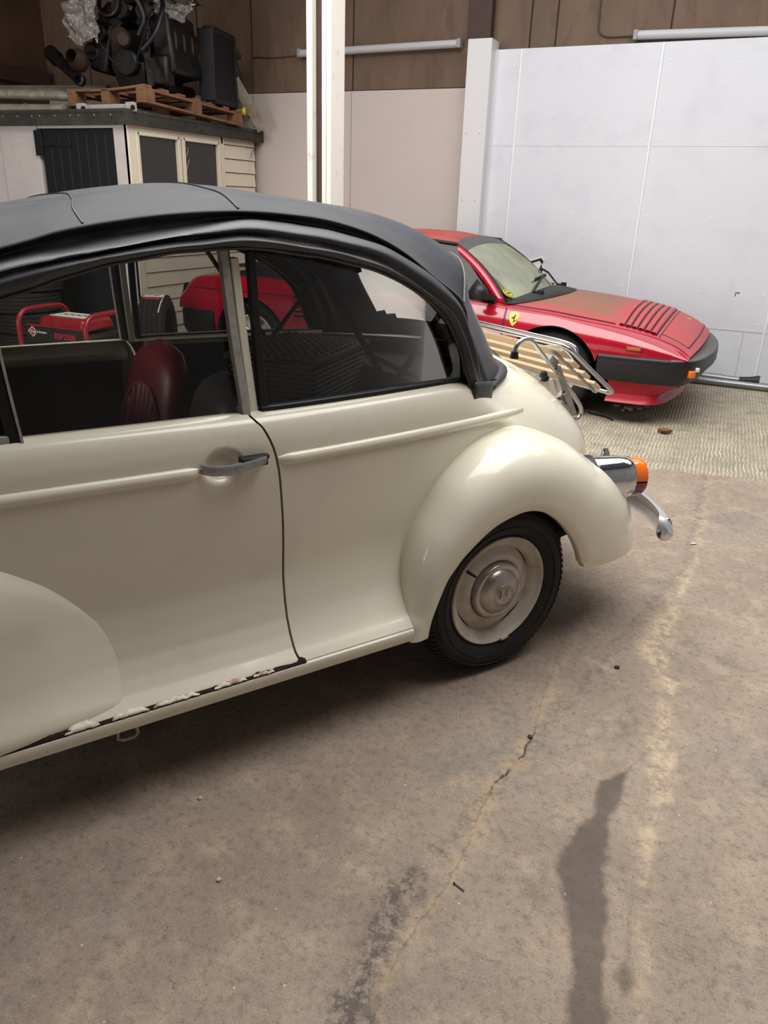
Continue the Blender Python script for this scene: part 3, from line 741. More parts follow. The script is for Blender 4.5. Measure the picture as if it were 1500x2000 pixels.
# --- underside, wheel houses, axle, spring
b = MB(); b.box((-.95, YC, .27), (2.3, 1.16, .05)); b.box((.55, YC, .36), (.5, .7, .12)); b.build('underbody', DARK, car, bevel=.01)
def wheelhouse(x):
    b = MB(); pr = []
    for k in range(25):
        a = math.pi*(.17+.80*k/24); pr.append((x+.318*math.cos(a), .30+.285*math.sin(a)))
    b.grid([[Vector((px, y, max(pz, .2))) for px, pz in pr] for y in (.035 if x > -1 else .06, .16, .34)])
    b.add([Vector((px, .34, max(pz, .2))) for px, pz in pr], [tuple(range(len(pr)))])
    return b
for sg in (0, 1):
    b = wheelhouse(0)
    if sg: b.v = [mir(v) for v in b.v]
    b.build('wheel_house', DARK, car, recalc=False)
b = MB(); b.tube([(.02,.2,.30),(.02,1.31,.30)], .035, 12); b.box((.30,.22,.335), (.62,.05,.035), Matrix.Rotation(R(-8), 3, 'Y')); b.box((.36,.17,.37),(.03,.05,.08)); b.box((.30,1.29,.335), (.62,.05,.035), Matrix.Rotation(R(-8), 3, 'Y')); b.build('rear_axle', DARK, car, bevel=.004)

# --- wheels
def wheel(x, y, side=1, steer=0):
    t = bpy.data.objects.new('wheel', None); COL.objects.link(t); t.parent = car; t.location = (x, y, .295)
    # local Z of the lathe -> outwards (-y)
    M = Matrix.Rotation(R(90 if side > 0 else -90), 4, 'X')     # z -> -y
    b = MB()
    prof = [(.186,-.012),(.196,-.006),(.205,.002),(.222,.012),(.243,.017),(.262,.014),(.274,.006),(.284,-.004),(.290,-.014),(.2935,-.030),(.295,-.05),(.295,-.095),(.2935,-.112),(.288,-.13),(.276,-.14),(.25,-.15),(.21,-.145),(.18,-.13)]
    b.lathe(prof, 96, M)
    for r_ in (.262, .232): b.lathe([(r_-.0015,.0145 if r_ > .25 else .0155),(r_,.0175),(r_+.0015,.0145)], 96, M)
    tn = 84
    for k in range(tn):                                          # shoulder tread bars
        a = 2*math.pi*k/tn; Mk = M @ Matrix.Rotation(a, 4, 'Z')
        c = [(.2745,.0075),(.2845,-.003),(.2915,-.016),(.294,-.03)]
        V = []
        for (r_, h) in c:
            for sg in (-1, 1): V.append(Mk @ Vector((r_+.0022, sg*.0065, h+.0012)))
        b.add(V, [(0,1,3,2),(2,3,5,4),(4,5,7,6)])
    b.build('tyre', TYRE, t, angle=45)
    b = MB()
    prof = [(.188,-.02),(.193,-.002),(.1925,.002),(.189,.004),(.184,.001),(.180,-.006),(.174,-.012),(.166,-.016),(.159,-.022),(.154,-.030),(.150,-.036),(.143,-.034),(.13,-.026),(.118,-.020),(.108,-.018),(.103,-.020),(.100,-.028),(.06,-.03),(.0,-.03)]
    b.lathe(prof, 96, M); rim = b.build('rim', RIMM, t, angle=60)
    b = MB()
    prof = [(.0985,-.028),(.0985,-.006),(.096,-.001),(.092,.0015),(.084,.001),(.079,.0),(.0775,.002),(.074,.008),(.066,.0145),(.05,.021),(.036,.0245),(.0345,.0265),(.0325,.0265),(.031,.0252),(.0,.0272)]
    b.lathe(prof, 80, M); cap = b.build('hub_cap', CAPM, t, angle=50)
    b = MB()                                                     # embossed letter on the cap
    for p0, p1 in (((-.014,-.012),(-.012,.014)),((-.012,.014),(0,-.006)),((0,-.006),(.012,.014)),((.012,.014),(.014,-.012))):
        b.bar(M @ Vector((p0[0], p0[1], .0275)), M @ Vector((p1[0], p1[1], .0275)), .004, .003, M.to_3x3() @ Vector((0,0,1)))
    b.build('emblem', CAPM, cap, bevel=.0008)
    for a0 in (18, 108, 198, 288):                               # four dark slots
        b = MB(); rows = []
        for k in range(13):
            a = R(a0+38*k/12); w_ = .0045*math.sin(math.pi*k/12)+.0003
            rows.append([M @ Vector((r_*math.cos(a), r_*math.sin(a), hh)) for r_, hh in ((.1515-w_,-.0335),(.1515+w_,-.0325))])
        b.grid(rows); b.build('slot', BLACK, rim)
    b = MB(); va = R(143); b.tube([M @ Vector((r_*math.cos(va), r_*math.sin(va), h)) for r_, h in ((.158,-.03),(.150,-.014),(.138,-.004),(.128,.0))], [.0055,.0055,.005,.0035], 10); b.build('valve', BLACK, rim)
    b = MB(); va = R(-78)
    for k in range(7):
        pass
    rows = [[M @ Vector((r_*math.cos(va+da), r_*math.sin(va+da), h)) for r_, h in ((.180,.004),(.184,.009),(.191,.010),(.195,.004))] for da in (-.08,-.05,0,.05,.08)]
    b.grid(rows); b.build('balance_weight', RIMM, rim)
    return t
wheel(0, .035); wheel(0, 2*YC-.035, -1)
wheel(-2.18, .05); wheel(-2.18, 2*YC-.05, -1)

# --- windows
def wtaper(x): return .10*max(0, x+.75)**1.6/.83**1.6
def wy(x, z): return .165+wtaper(x)+(z-.955)*.10
def wp(x, z, o=0): return Vector((x, wy(x, z)+o, z))
def both(make, name, m, parent, **k):
    a = make(); o1 = a.build(name, m, parent, **k)
    a = make(); a.v = [mir(v) for v in a.v]; o2 = a.build(name, m, parent, **k); return o1, o2
def fill(poly, o=0, n=14):
    """grid between the lower and upper chain of a window outline"""
    lo, hi = poly; b = MB(); rows = []
    for k in range(n+1):
        u = k/n; xl = lerp(lo[0][0], lo[1][0], u)
        rows.append([])
        for j in range(9):
            v = j/8; x0 = xl; z0 = lerp(lo[0][1], lo[1][1], u); x1 = lerp(hi[0][0], hi[-1][0], u); z1 = interp(hi, x1)
            x = lerp(x0, x1, v); z = lerp(z0, z1, v); rows[-1].append(wp(x, z, o))
    b.grid(rows); return b
fd = ((-1.335,.952),(-.80,.952)); fh = [(-1.352,1.30),(-1.2,1.33),(-.95,1.37),(-.83,1.375)]
both(lambda: fill((fd, fh), .012), 'door_glass', GLASS, car, recalc=False)
qd = ((-.752,.958),(-.05,.952)); QH = [(-.775,1.355),(-.6,1.355),(-.48,1.335),(-.38,1.31),(-.269,1.266),(-.18,1.208),(-.105,1.13),(-.06,1.06),(-.045,.99),(-.04,.955)]
def quarter():
    b = MB(); rows = []
    for k in range(41):
        u = k/40; x = lerp(-.765, -.042, u); zt = cr(QH, x)-.004; rows.append([wp(x, lerp(.955, max(zt, .957), j/8), .012) for j in range(9)])
    b.grid(rows); return b
both(quarter, 'quarter_glass', GLASS_T, car, recalc=False)
def strip(pts, w_, t_, o=0):
    """flat bar following (x,z) points on the window surface; width w_ in plane"""
    P = spline([(x, 0, z) for x, z in pts], 6); b = MB(); rows = []
    for i, q in enumerate(P):
        t = P[min(i+1, len(P)-1)]-P[max(i-1, 0)]; t.normalize(); nn = Vector((-t.z, 0, t.x))
        a, c = q+nn*w_/2, q-nn*w_/2
        rows.append([wp(a.x, a.z, o-t_), wp(c.x, c.z, o-t_), wp(c.x, c.z, o+t_), wp(a.x, a.z, o+t_)])
    b.grid(rows, closed=True); b.add(rows[0], [(0,1,2,3)]); b.add(rows[-1], [(3,2,1,0)]); return b
def qframe():
    b = strip([(-.765,1.352),(-.763,1.15),(-.757,.965)], .022, .010)
    c = strip([(-.768,.961),(-.5,.962),(-.25,.961),(-.035,.956)], .024, .012); b.add(c.v, c.f)
    c = strip([(-.045,.96),(-.052,1.04),(-.10,1.125),(-.178,1.20),(-.27,1.258)], .02, .010); b.add(c.v, c.f); return b
both(qframe, 'quarter_window_rubber', RUBBER, car, bevel=.003)
both(lambda: strip([(-.838,1.385),(-.826,1.15),(-.809,.955)], .021, .012, -.004), 'window_channel', STEELM, car, bevel=.002)
both(lambda: strip([(-.806,1.335),(-.797,1.15),(-.783,.955)], .022, .014, .012), 'b_pillar', CREAM, car, bevel=.003)
both(lambda: strip([(-.822,1.375),(-.814,1.15),(-.797,.955)], .012, .006, .01), 'pillar_seal', RUBBER, car)
both(lambda: strip([(-.80,1.362),(-.79,1.362),(-.775,1.362)], .014, .008, .004), 'pillar_cap', CREAM, car, bevel=.002)
def vent():
    b = strip([(-1.372,1.26),(-1.364,1.1),(-1.352,.955)], .026, .014, 0); return b
both(vent, 'vent_pillar', RUBBER, car, bevel=.003)
both(lambda: strip([(-1.357,1.26),(-1.348,1.1),(-1.337,.955)], .006, .012, -.006), 'vent_trim', STEELM, car)
both(lambda: strip([(-1.72,.966),(-1.55,.966),(-1.36,.966)], .016, .010, -.004), 'vent_sill', STEELM, car, bevel=.002)
both(lambda: fill((((-1.72,.96),(-1.36,.96)), [(-1.70,1.2),(-1.37,1.27)]), .01), 'vent_glass', GLASS_T, car, recalc=False)
# windscreen frame and pane
b = MB(); b.grid([[Vector((-1.80+.10*v+(.05*(1-((y-YC)/.6)**2))*-1, y, .985+.36*v)) for v in (0,.25,.5,.75,1)] for y in [YC-.56+1.12*k/12 for k in range(13)]]); b.build('windscreen', GLASS, car, recalc=False)
b = MB()
for s_ in (-1, 1): b.bar((-1.78, YC+s_*.575, .965), (-1.70, YC+s_*.555, 1.36), .035, .05)
b.bar((-1.735, YC-.56, 1.365), (-1.735, YC+.56, 1.365), .05, .03); b.build('windscreen_frame', CREAM, car, bevel=.006)

# --- soft top
hem = [(-1.75,.165,1.15),(-1.334,.165,1.263),(-1.198,.168,1.304),(-1.075,.172,1.333),(-.934,.175,1.353),(-.783,.176,1.360),(-.66,.178,1.348),(-.53,.183,1.328),(-.40,.192,1.297),(-.306,.200,1.260),(-.21,.208,1.207),(-.145,.212,1.150),(-.095,.213,1.07),(-.066,.211,.995),(-.030,.208,.925)]
fold = [(-1.75,.150,1.20),(-1.33,.152,1.307),(-1.208,.155,1.333),(-1.078,.158,1.355),(-.939,.160,1.371),(-.792,.161,1.386),(-.67,.163,1.374),(-.54,.168,1.354),(-.407,.178,1.321),(-.301,.187,1.275),(-.205,.195,1.223),(-.125,.198,1.17),(-.072,.200,1.09),(-.035,.200,1.01),(.0,.200,.922)]
crease = [(-1.75,.185,1.225),(-1.323,.190,1.329),(-1.199,.193,1.353),(-1.068,.196,1.376),(-.926,.198,1.398),(-.774,.201,1.418),(-.66,.203,1.409),(-.53,.210,1.395),(-.385,.221,1.363),(-.278,.229,1.319),(-.18,.237,1.268),(-.085,.244,1.195),(-.035,.252,1.11),(.005,.252,1.02),(.04,.250,.915)]
seam = [(-1.75,.210,1.25),(-1.315,.218,1.357),(-1.19,.222,1.391),(-1.056,.225,1.415),(-.92,.227,1.431),(-.775,.228,1.438),(-.652,.231,1.433),(-.532,.238,1.420),(-.40,.248,1.388),(-.285,.256,1.340),(-.17,.264,1.270),(-.045,.276,1.190),(.0,.290,1.10),(.05,.288,1.0),(.095,.280,.905)]
sh1 = [(-1.75,.36,1.325),(-1.30,.36,1.400),(-1.18,.36,1.424),(-1.05,.36,1.448),(-.91,.36,1.465),(-.765,.36,1.473),(-.64,.36,1.465),(-.52,.36,1.452),(-.38,.37,1.428),(-.255,.37,1.398),(-.12,.37,1.350),(.02,.37,1.278),(.075,.385,1.165),(.15,.385,1.045),(.225,.385,.915)]
sh2 = [(-1.745,.50,1.36),(-1.28,.50,1.423),(-1.15,.50,1.445),(-1.03,.50,1.468),(-.89,.50,1.484),(-.76,.50,1.488),(-.63,.50,1.481),(-.50,.50,1.470),(-.35,.50,1.452),(-.21,.50,1.428),(-.07,.50,1.388),(.065,.50,1.318),(.125,.50,1.20),(.205,.50,1.07),(.29,.49,.918)]
mid = [(-1.74,YC,1.385),(-1.26,YC,1.434),(-1.12,YC,1.455),(-1.0,YC,1.480),(-.87,YC,1.497),(-.755,YC,1.502),(-.62,YC,1.496),(-.48,YC,1.477),(-.32,YC,1.462),(-.17,YC,1.444),(-.03,YC,1.408),(.10,YC,1.338),(.17,YC,1.215),(.26,YC,1.075),(.355,YC,.92)]
keys = [hem, fold, crease, seam, sh1, sh2, mid]
NS = 8
K = [spline(k, NS) for k in keys]; nst = len(K[0])
rows = []
for i in range(nst):
    near = [k[i] for k in K]; far = [Vector(mir(v)) for v in reversed(near[:-1])]
    # cross curve with a sharper seam: separate splines for flap and roof
    def sec(q):
        h, f_, c_, m__ = q; e = smooth(0, .6, (14*NS-i)/(2.5*NS))*.8+.2; o = lambda v, d, dz=0: Vector((v.x, v.y+d*e, v.z+dz*e))
        return [h, o(h.lerp(f_, .30), -.012), o(h.lerp(f_, .70), -.010), o(f_, .014, .004), o(f_.lerp(c_, .55), -.016), o(c_, -.006), o(c_.lerp(m__, .45), .022, -.004), o(m__, -.004)]
    flap = spline(sec(near[:4]), 4)[:-1]; roof = spline([near[3]+Vector((0,-.004,0))]+near[4:]+far[:2]+[far[2]+Vector((0,.004,0))], 6)
    flap2 = [Vector(mir(v)) for v in reversed(flap)]
    row = flap+roof+flap2
    u = i/(nst-1)
    for j, v in enumerate(row):       # fabric wrinkles on the flap
        if j < 28 or j > len(row)-29:
            am = .009*math.sin(math.pi*min(1, (j if j < 30 else len(row)-1-j)/28))
            dv = am*mnoise.noise(Vector((v.x*5, j*.12, 0)))+.003*mnoise.noise(Vector((v.x*13, j*.25, 4)))
            v = v.copy(); v.y += dv if j < 30 else -dv; v.z += dv*.6; row[j] = v
    rows.append(row)
m_ = len(rows[0]); jc = m_//2
def inwin(i, j):
    u = i/NS
    c = (rows[i][j]+rows[min(i+1, nst-1)][min(j+1, m_-1)])/2
    a = (u-12.30)/.95; bq = (c.y-YC)/.36
    return i >= 10*NS and abs(a)**4+abs(bq)**4 < 1
JS = 28
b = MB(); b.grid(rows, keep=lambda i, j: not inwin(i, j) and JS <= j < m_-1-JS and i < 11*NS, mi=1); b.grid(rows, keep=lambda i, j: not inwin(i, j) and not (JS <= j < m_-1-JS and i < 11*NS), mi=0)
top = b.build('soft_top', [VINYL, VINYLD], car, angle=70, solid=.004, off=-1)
b = MB(); b.grid(rows, keep=inwin); b.build('rear_window', CLEARPL, top, angle=70, recalc=False)
# piping along the roof seam, the rear bow and the hem
b = MB(); j0 = 28
b.tube([rows[i][j0]+Vector((0,-.003,.002)) for i in range(0, 11*NS+1)], .0035, 6); b.tube([Vector(mir(rows[i][j0]+Vector((0,-.003,.002)))) for i in range(0, 11*NS+1)], .0035, 6)
b.tube([rows[11*NS][j]+Vector((.003,0,.002)) for j in range(28, m_-28)], .0035, 6)
b.build('seam_piping', PIPING, top)
b = MB(); b.tube([rows[i][0]+Vector((0,0,-.001)) for i in range(0, nst-3)], .005, 8); b.tube([rows[i][-1] for i in range(0, nst-3)], .005, 8)
b.build('hem_beading', VINYL, top)
b = MB(); b.tube([rows[5*NS][j]+Vector((0,0,.001)) for j in range(29, m_-29)], .003, 6); b.tube([rows[2*NS+3][j]+Vector((0,0,.001)) for j in range(29, m_-29)], .0025, 6); b.build('bow_seam', VINYL, top)
# base roll where the fabric tucks over the rear deck
b = MB(); jr = range(26, m_-26); b.tube([rows[-1][j]+Vector((.004,0,.010)) for j in jr], [lerp(.012, .024, smooth(0, 12, min(k, len(jr)-1-k))) for k in range(len(jr))], 12); b.build('base_roll', VINYL, top)
for sg in (0, 1):
    b = MB(); rows_ = [[Vector((-.040+.125*u, .196+.062*u-.006*math.sin(math.pi*u), .962-.020*u-.062*v)) for v in (0,.3,.7,1)] for u in [k/8 for k in range(9)]]
    if sg: rows_ = [[Vector(mir(v)) for v in r_] for r_ in rows_]
    b.grid(rows_); b.build('corner_flap', VINYL, top, solid=.008)
# hood frame seen through the glass
b = MB()
for s_ in (0, 1):
    g = (lambda v: Vector(v)) if s_ == 0 else (lambda v: Vector(mir(v)))
    b.bar(g((-.28,.30,.94)), g((-.02,.33,1.24)), .02, .012); b.bar(g((-.28,.30,.94)), g((-.60,.30,1.41)), .024, .012); b.bar(g((-.60,.30,1.41)), g((-1.6,.28,1.30)), .02, .02)
for x, z, y0 in ((-.76,1.445,.24),(-.02,1.30,.36)):
    b.tube(spline([(x,y0,z-.05),(x,y0+.12,z+.01),(x,YC,z+.025),(x,2*YC-y0-.12,z+.01),(x,2*YC-y0,z-.05)], 6), .011, 8)
b.build('hood_frame', BLACK, car, bevel=.002)

# --- rear lamp, bumper, overrider
lampd = Vector((.93,-.30,.0)); lampd.normalize()
LM = Matrix.Translation((.585,.125,.565)) @ lampd.to_track_quat('Z', 'Y').to_matrix().to_4x4()
t = bpy.data.objects.new('tail_lamp', None); COL.objects.link(t); t.parent = car
def lampset(Mx):
    N = 40
    def ring(r_, h, sq=1.0): return [Mx @ Vector((r_*math.cos(2*math.pi*k/N), sq*r_*math.sin(2*math.pi*k/N), h)) for k in range(N)]
    b = MB(); b.grid([ring(r_, h, 1.12) for r_, h in ((.074,-.12),(.074,.0),(.071,.03),(.0675,.052),(.064,.056))], closed=True); b.build('bezel', CHROME, t, angle=50)
    b = MB(); b.grid([ring(r_, h, 1.12) for r_, h in ((.080,-.14),(.080,-.105),(.074,-.10))], closed=True); b.build('gasket', RUBBER, t)
    for nm, m, a0, a1 in (('amber_lens', AMBER, 5, 178), ('red_lens', REDLENS, -178, 5)):
        b = MB(); rows_ = []
        for r_, h in ((.065,.050),(.066,.070),(.065,.092),(.060,.104),(.04,.110),(.0,.112)):
            rows_.append([Mx @ Vector((r_*math.cos(R(lerp(a0, a1, k/24))), 1.12*r_*math.sin(R(lerp(a0, a1, k/24))), h)) for k in range(25)])
        b.grid(rows_); b.build(nm, m, t)
# orient lens halves so amber is uppermost
Z = lampd; Xv = Vector((0,0,1)).cross(Z); Xv.normalize(); Yv = Z.cross(Xv)
LM = Matrix.Translation((.615,.15,.556)) @ Matrix((Xv, Yv, Z)).transposed().to_4x4()
lampset(LM)
t2 = t; t = bpy.data.objects.new('tail_lamp', None); COL.objects.link(t); t.parent = car
Z2 = Vector((lampd.x, -lampd.y, 0)); X2 = Vector((0,0,1)).cross(Z2); X2.normalize()
lampset(Matrix.Translation((.615, 2*YC-.15, .556)) @ Matrix((X2, Z2.cross(X2), Z2)).transposed().to_4x4())

bp_ = spline([(.755,.0,.362),(.80,.035,.368),(.845,.11,.376),(.885,.22,.384),(.925,.40,.39),(.945,.58,.39),(.95,YC,.39)], 6)
bp_ = bp_+[Vector(mir(v)) for v in reversed(bp_[:-1])]
b = MB(); rows_ = []
for i, q in enumerate(bp_):
    tg = bp_[min(i+1, len(bp_)-1)]-bp_[max(0, i-1)]; tg.normalize(); o_ = Vector((tg.y, -tg.x, 0))
    e = min(1, (min(i, len(bp_)-1-i)+.6)/3)
    prof = [(-.006,-.046),(.012,-.044),(.026,-.034),(.034,-.020),(.033,-.006),(.026,.012),(.013,.030),(-.002,.043),(-.026,.050),(-.012,.034),(.010,0),(.010,-.030)]
    rows_.append([q+o_*(a)+Vector((0,0,c*e)) for a, c in prof])
b.grid(rows_, closed=True); b.add(rows_[0], [tuple(range(12))]); b.add(rows_[-1], [tuple(reversed(range(12)))])
bu = b.build('rear_bumper', mat('bumper_chrome', (232,233,236), .34, metal=.85, dirt=(170,168,164), dscale=24, damt=.4), car, angle=50)
b = MB()
for yy in (.03, 2*YC-.03): b.lathe([(0,.052),(.016,.046),(.026,.03),(.029,.0),(.024,-.028),(.014,-.04),(0,-.044)], 18, Matrix.Translation((.795, yy, .358)))
b.mirror(lambda v: v) if False else None
b.build('bumper_end', CHROME, bu)
for yy in (.44, 2*YC-.44):
    b = MB(); rows_ = []
    for k in range(15):
        v = k/14; z = .30+.250*v; w_ = .020*math.sin(math.pi*min(1, max(0, v*.96+.03)))**.4; dx = .04+.02*math.sin(math.pi*v)
        rows_.append([Vector((.900-.03*max(0, v-.5)+(w_*1.5+.004)*math.cos(2*math.pi*j/16), yy+w_*math.sin(2*math.pi*j/16), z)) for j in range(16)])
    b.grid(rows_, closed=True); b.add(rows_[0], [tuple(range(16))]); b.add(rows_[-1], [tuple(reversed(range(16)))]); b.build('overrider', CHROME, bu, angle=60)
b = MB()
for yy in (.40, 2*YC-.40): b.bar((.55,yy,.36), (.91,yy,.39), .04, .012)
b.build('bumper_iron', DARK, bu)
b = MB(); b.box((.88,YC,.60), (.05,.16,.05), Matrix.Rotation(R(30),3,'Y')); b.build('number_plate_lamp', CHROME, car, bevel=.012)

# --- luggage rack on the boot
rk = bpy.data.objects.new('luggage_rack', None); COL.objects.link(rk); rk.parent = car
def rp(u, y, o=0):           # u along the slope 0..1, o above the rack plane
    return Vector((.572+.302*u+.576*o, y, .993-.213*u+.817*o))
Y0, Y1 = .42, 1.09
pts = []
cr_ = .045; L_ = .37
def corner(u0, y0, du, dy):
    return [(u0, y0)]
ru = cr_/L_
for cu, cy, a0 in ((ru, Y0+cr_, 180), (ru, Y1-cr_, 90), (1-ru, Y1-cr_, 0), (1-ru, Y0+cr_, -90)):
    for k in range(7):
        a = R(a0-90*k/6 if False else a0+ (90*k/6 if a0 in (180,) else 0))
    rng_ = {180:(270,180), 90:(180,90), 0:(90,0), -90:(0,-90)}[a0]
    for k in range(7):
        a = R(lerp(rng_[0], rng_[1], k/6)); pts.append(rp(cu+ru*math.cos(a), cy+cr_*math.sin(a)))
b = MB(); b.tube(pts, .0085, 12, closed=True); b.build('rail_tube', ALU, rk)
b = MB(); b.tube(spline([rp(.20, Y0+.004, .0), rp(.13, Y0+.01, .022), rp(.07, Y0+.06, .026), rp(.06, Y0+.2, .026), rp(.06, Y1-.2, .026), rp(.07, Y1-.06, .026), rp(.13, Y1-.01, .022), rp(.20, Y1-.004, 0)], 8), .0065, 10); b.build('luggage_bar', ALU, rk)
for u in (.13, .34, .56, .78):
    b = MB(); p0, p1 = rp(u, Y0+.035, -.012), rp(u, Y1-.035, -.012)
    nn = Vector((.576, 0, .817)); b.bar(p0, p1, .046, .014, nn); b.build('slat', WOODR, rk, bevel=.002)
for yy in (Y0+.075, Y1-.075):
    b = MB(); b.bar(rp(.04, yy, -.022), rp(.93, yy, -.022), .02, .008, Vector((.576,0,.817))); b.build('slat_batten', STEELM, rk, bevel=.002)
    hp = [(.383, yy, .955), (.386, yy, .985), (.402, yy, 1.008), (.435, yy, 1.018), (.470, yy, 1.004), (.505, yy, .972), (.60, yy, .886), (.69, yy, .802), (.735, yy, .758), (.765, yy, .724), (.772, yy, .695), (.752, yy, .678), (.722, yy, .682)]
    b = MB(); b.tube(spline(hp, 5), .0085, 12); b.build('support_hoop', ALU, rk)
    b = MB(); b.tube([(.383, yy, .950), (.383, yy, .975)], [.017, .013], 14); b.build('rubber_foot', RUBBER, rk)
    b = MB(); b.box((.575, yy, .925), (.05, .028, .03), Matrix.Rotation(R(40), 3, 'Y')); b.bar((.60, yy-.01, .90), (.72, yy-.01, .70), .03, .006, (0,1,0)); b.bar((.66, yy, .84), (.66, yy, .74), .02, .006, (0,1,0)); b.box((.665, yy, .735), (.09, .05, .012), Matrix.Rotation(R(42), 3, 'Y')); b.build('clamp_bracket', STEELM, rk, bevel=.002)
    for q in ((.585, yy-.018, .905), (.60, yy-.018, .875), (.64, yy-.018, .80)):
        b = MB(); b.tube([Vector(q), Vector(q)+Vector((0,-.012,0))], .008, 6); b.build('bolt', CHROME, rk)
for k in range(2):
    b = MB(); b.lathe([(0,.016),(.008,.014),(.013,.008),(.014,0),(.010,-.010),(.005,-.02),(0,-.02)], 14, Matrix.Translation((.545+.03*k, .50+.02*k, .875-.022*k)) @ Matrix.Rotation(R(60),4,'X')); b.build('clamp_knob', BLACK, rk)

# --- interior
b = MB(); b.box((-.75, YC, .34), (2.0, 1.20, .03)); b.build('floor_pan', TRIM, car)
b = MB()      # trim cards below the belt, front and rear, both sides
b.grid([[Vector((x, side_y(x, z)+.035, z)) for z in (.34,.5,.65,.8,.90)] for x in [-1.72+.1*k for k in range(10)]])
b.mirror(mir); b.build('door_card', TRIM, car, recalc=False)
b = MB(); b.grid([[Vector((x, max(side_y(x, z)+.04, wtaper(x)+.19), z)) for z in (.34,.5,.65,.8,.935)] for x in [-.76+.1*k for k in range(10)]]); b.mirror(mir); b.build('rear_trim_card', TRIM, car, recalc=False)
b = MB(); rows_ = [[Vector((x, 2*YC-(wy(x, .95)+.015+.06*(v>.5)), .955-.055*v)) for v in (0,.3,.6,1)] for x in [-1.72+.1*k for k in range(10)]]; b.grid(rows_); b.build('door_rail', CREAM_D, car, solid=.01, recalc=False)
b = MB(); rows_ = [[Vector((x, 2*YC-(wy(x, .95)+.015), .965-.05*v)) for v in (0,.5,1)] for x in [-.74+.09*k for k in range(9)]]; b.grid(rows_); b.build('quarter_rail', CREAM_D, car, solid=.01, recalc=False)
b = MB(); b.box((-1.62, YC, .86), (.10, 1.1, .16)); b.box((-1.62, YC, .95), (.22, 1.1, .03)); b.build('dashboard', CREAM_D, car, bevel=.02)
b = MB(); b.tube([(-1.46+.10*math.sin(R(a)), 1.12+.2*math.cos(R(a)), .90+.17*math.sin(R(a))) for a in range(0, 360, 10)], .011, 10, closed=True); b.bar((-1.66,1.12,.83),(-1.46,1.12,.90),.035,.035); b.bar((-1.46,.93,.90),(-1.46,1.31,.90),.02,.012); b.build('steering_wheel', BLACK, car)
def seat(yc, LEATHER=LEATHER):
    t = bpy.data.objects.new('front_seat', None); COL.objects.link(t); t.parent = car; t.location = (-.86, yc, 0)
    tilt = R(13)
    b = MB(); rows_ = []
    N = 28
    for k in range(15):         # backrest: closed loops from bottom to top
        v = k/14; z = .50+.50*v; hw = .175*(1-.10*v)*(1 if v < .72 else math.sqrt(max(.0, 1-((v-.72)/.285)**2))); th = .052*(1 if v < .8 else math.sqrt(max(.02, 1-((v-.8)/.205)**2)))
        xo = math.tan(tilt)*(z-.5)
        rows_.append([Vector((xo+th*abs(math.sin(2*math.pi*j/N))**.7*(1 if math.sin(2*math.pi*j/N) > 0 else -1), max(hw, .004)*abs(math.cos(2*math.pi*j/N))**.6*(1 if math.cos(2*math.pi*j/N) > 0 else -1), z)) for j in range(N)])
    b.grid(rows_, closed=True); b.add(rows_[0], [tuple(range(N))]); b.add(rows_[-1], [tuple(range(N))])
    bk = b.build('backrest', LEATHER, t, angle=70)
    for side in (-1, 1):
        b = MB(); rows_ = []                  # pleated panel on both faces
        for q in range(33):
            u = q/32; yy = lerp(-.105, .105, u); zt = .86-.10*(abs(u-.5)*2)**2.5
            rows_.append([Vector((math.tan(tilt)*(z-.5)+side*(.050+.010*abs(math.sin(u*math.pi*7))), yy, z)) for z in (lerp(.54, zt, w/8) for w in range(9))])
        b.grid(rows_); b.build('pleated_panel', LEATHER, bk, angle=70)
        b = MB(); b.tube(spline([(math.tan(tilt)*(z-.5)+side*.056, yy, z) for yy, z in ((-.12,.54),(-.12,.70),(-.115,.77),(-.07,.835),(0,.862),(.07,.835),(.115,.77),(.12,.70),(.12,.54))], 4), .005, 6); b.build('seat_piping', SPIPE if yc > .7 else LEATHER, bk)
    b = MB(); rows_ = []
    for k in range(13):
        v = k/12; x = -.46+.50*v; e = min(1, math.sin(math.pi*min(.999, max(.001, v)))**.35)
        rows_.append([Vector((x, .23*e*abs(math.cos(2*math.pi*j/20))**.5*(1 if math.cos(2*math.pi*j/20) > 0 else -1), .46+.065*e*abs(math.sin(2*math.pi*j/20))**.6*(1 if math.sin(2*math.pi*j/20) > 0 else -1))) for j in range(20)])
    b.grid(rows_, closed=True); b.build('seat_cushion', LEATHER, t, angle=70)
    b = MB(); b.bar((-.40,-.18,.40),(.0,-.18,.40),.02,.08); b.bar((-.40,.18,.40),(.0,.18,.40),.02,.08); b.build('seat_runner', BLACK, t)
    return t
seat(.46, LEATHD); seat(1.03).rotation_euler = (0, 0, R(12))
b = MB(); rows_ = []
for k in range(9):          # rear bench backrest and cushion
    v = k/8; rows_.append([Vector((-.13+.16*v+.045*math.cos(math.pi*j/8)*-1, .30+.91*j/8, .52+.36*v+.03*math.sin(math.pi*j/8))) for j in range(9)])
b.grid(rows_); b.build('rear_backrest', TRIM, car, solid=.08)
b = MB(); b.box((-.38, YC, .50), (.50, .92, .14)); b.build('rear_cushion', TRIM, car, bevel=.04)
b = MB(); b.box((.06, YC, .90), (.28, .80, .02)); b.build('parcel_shelf', TRIM, car, bevel=.004)

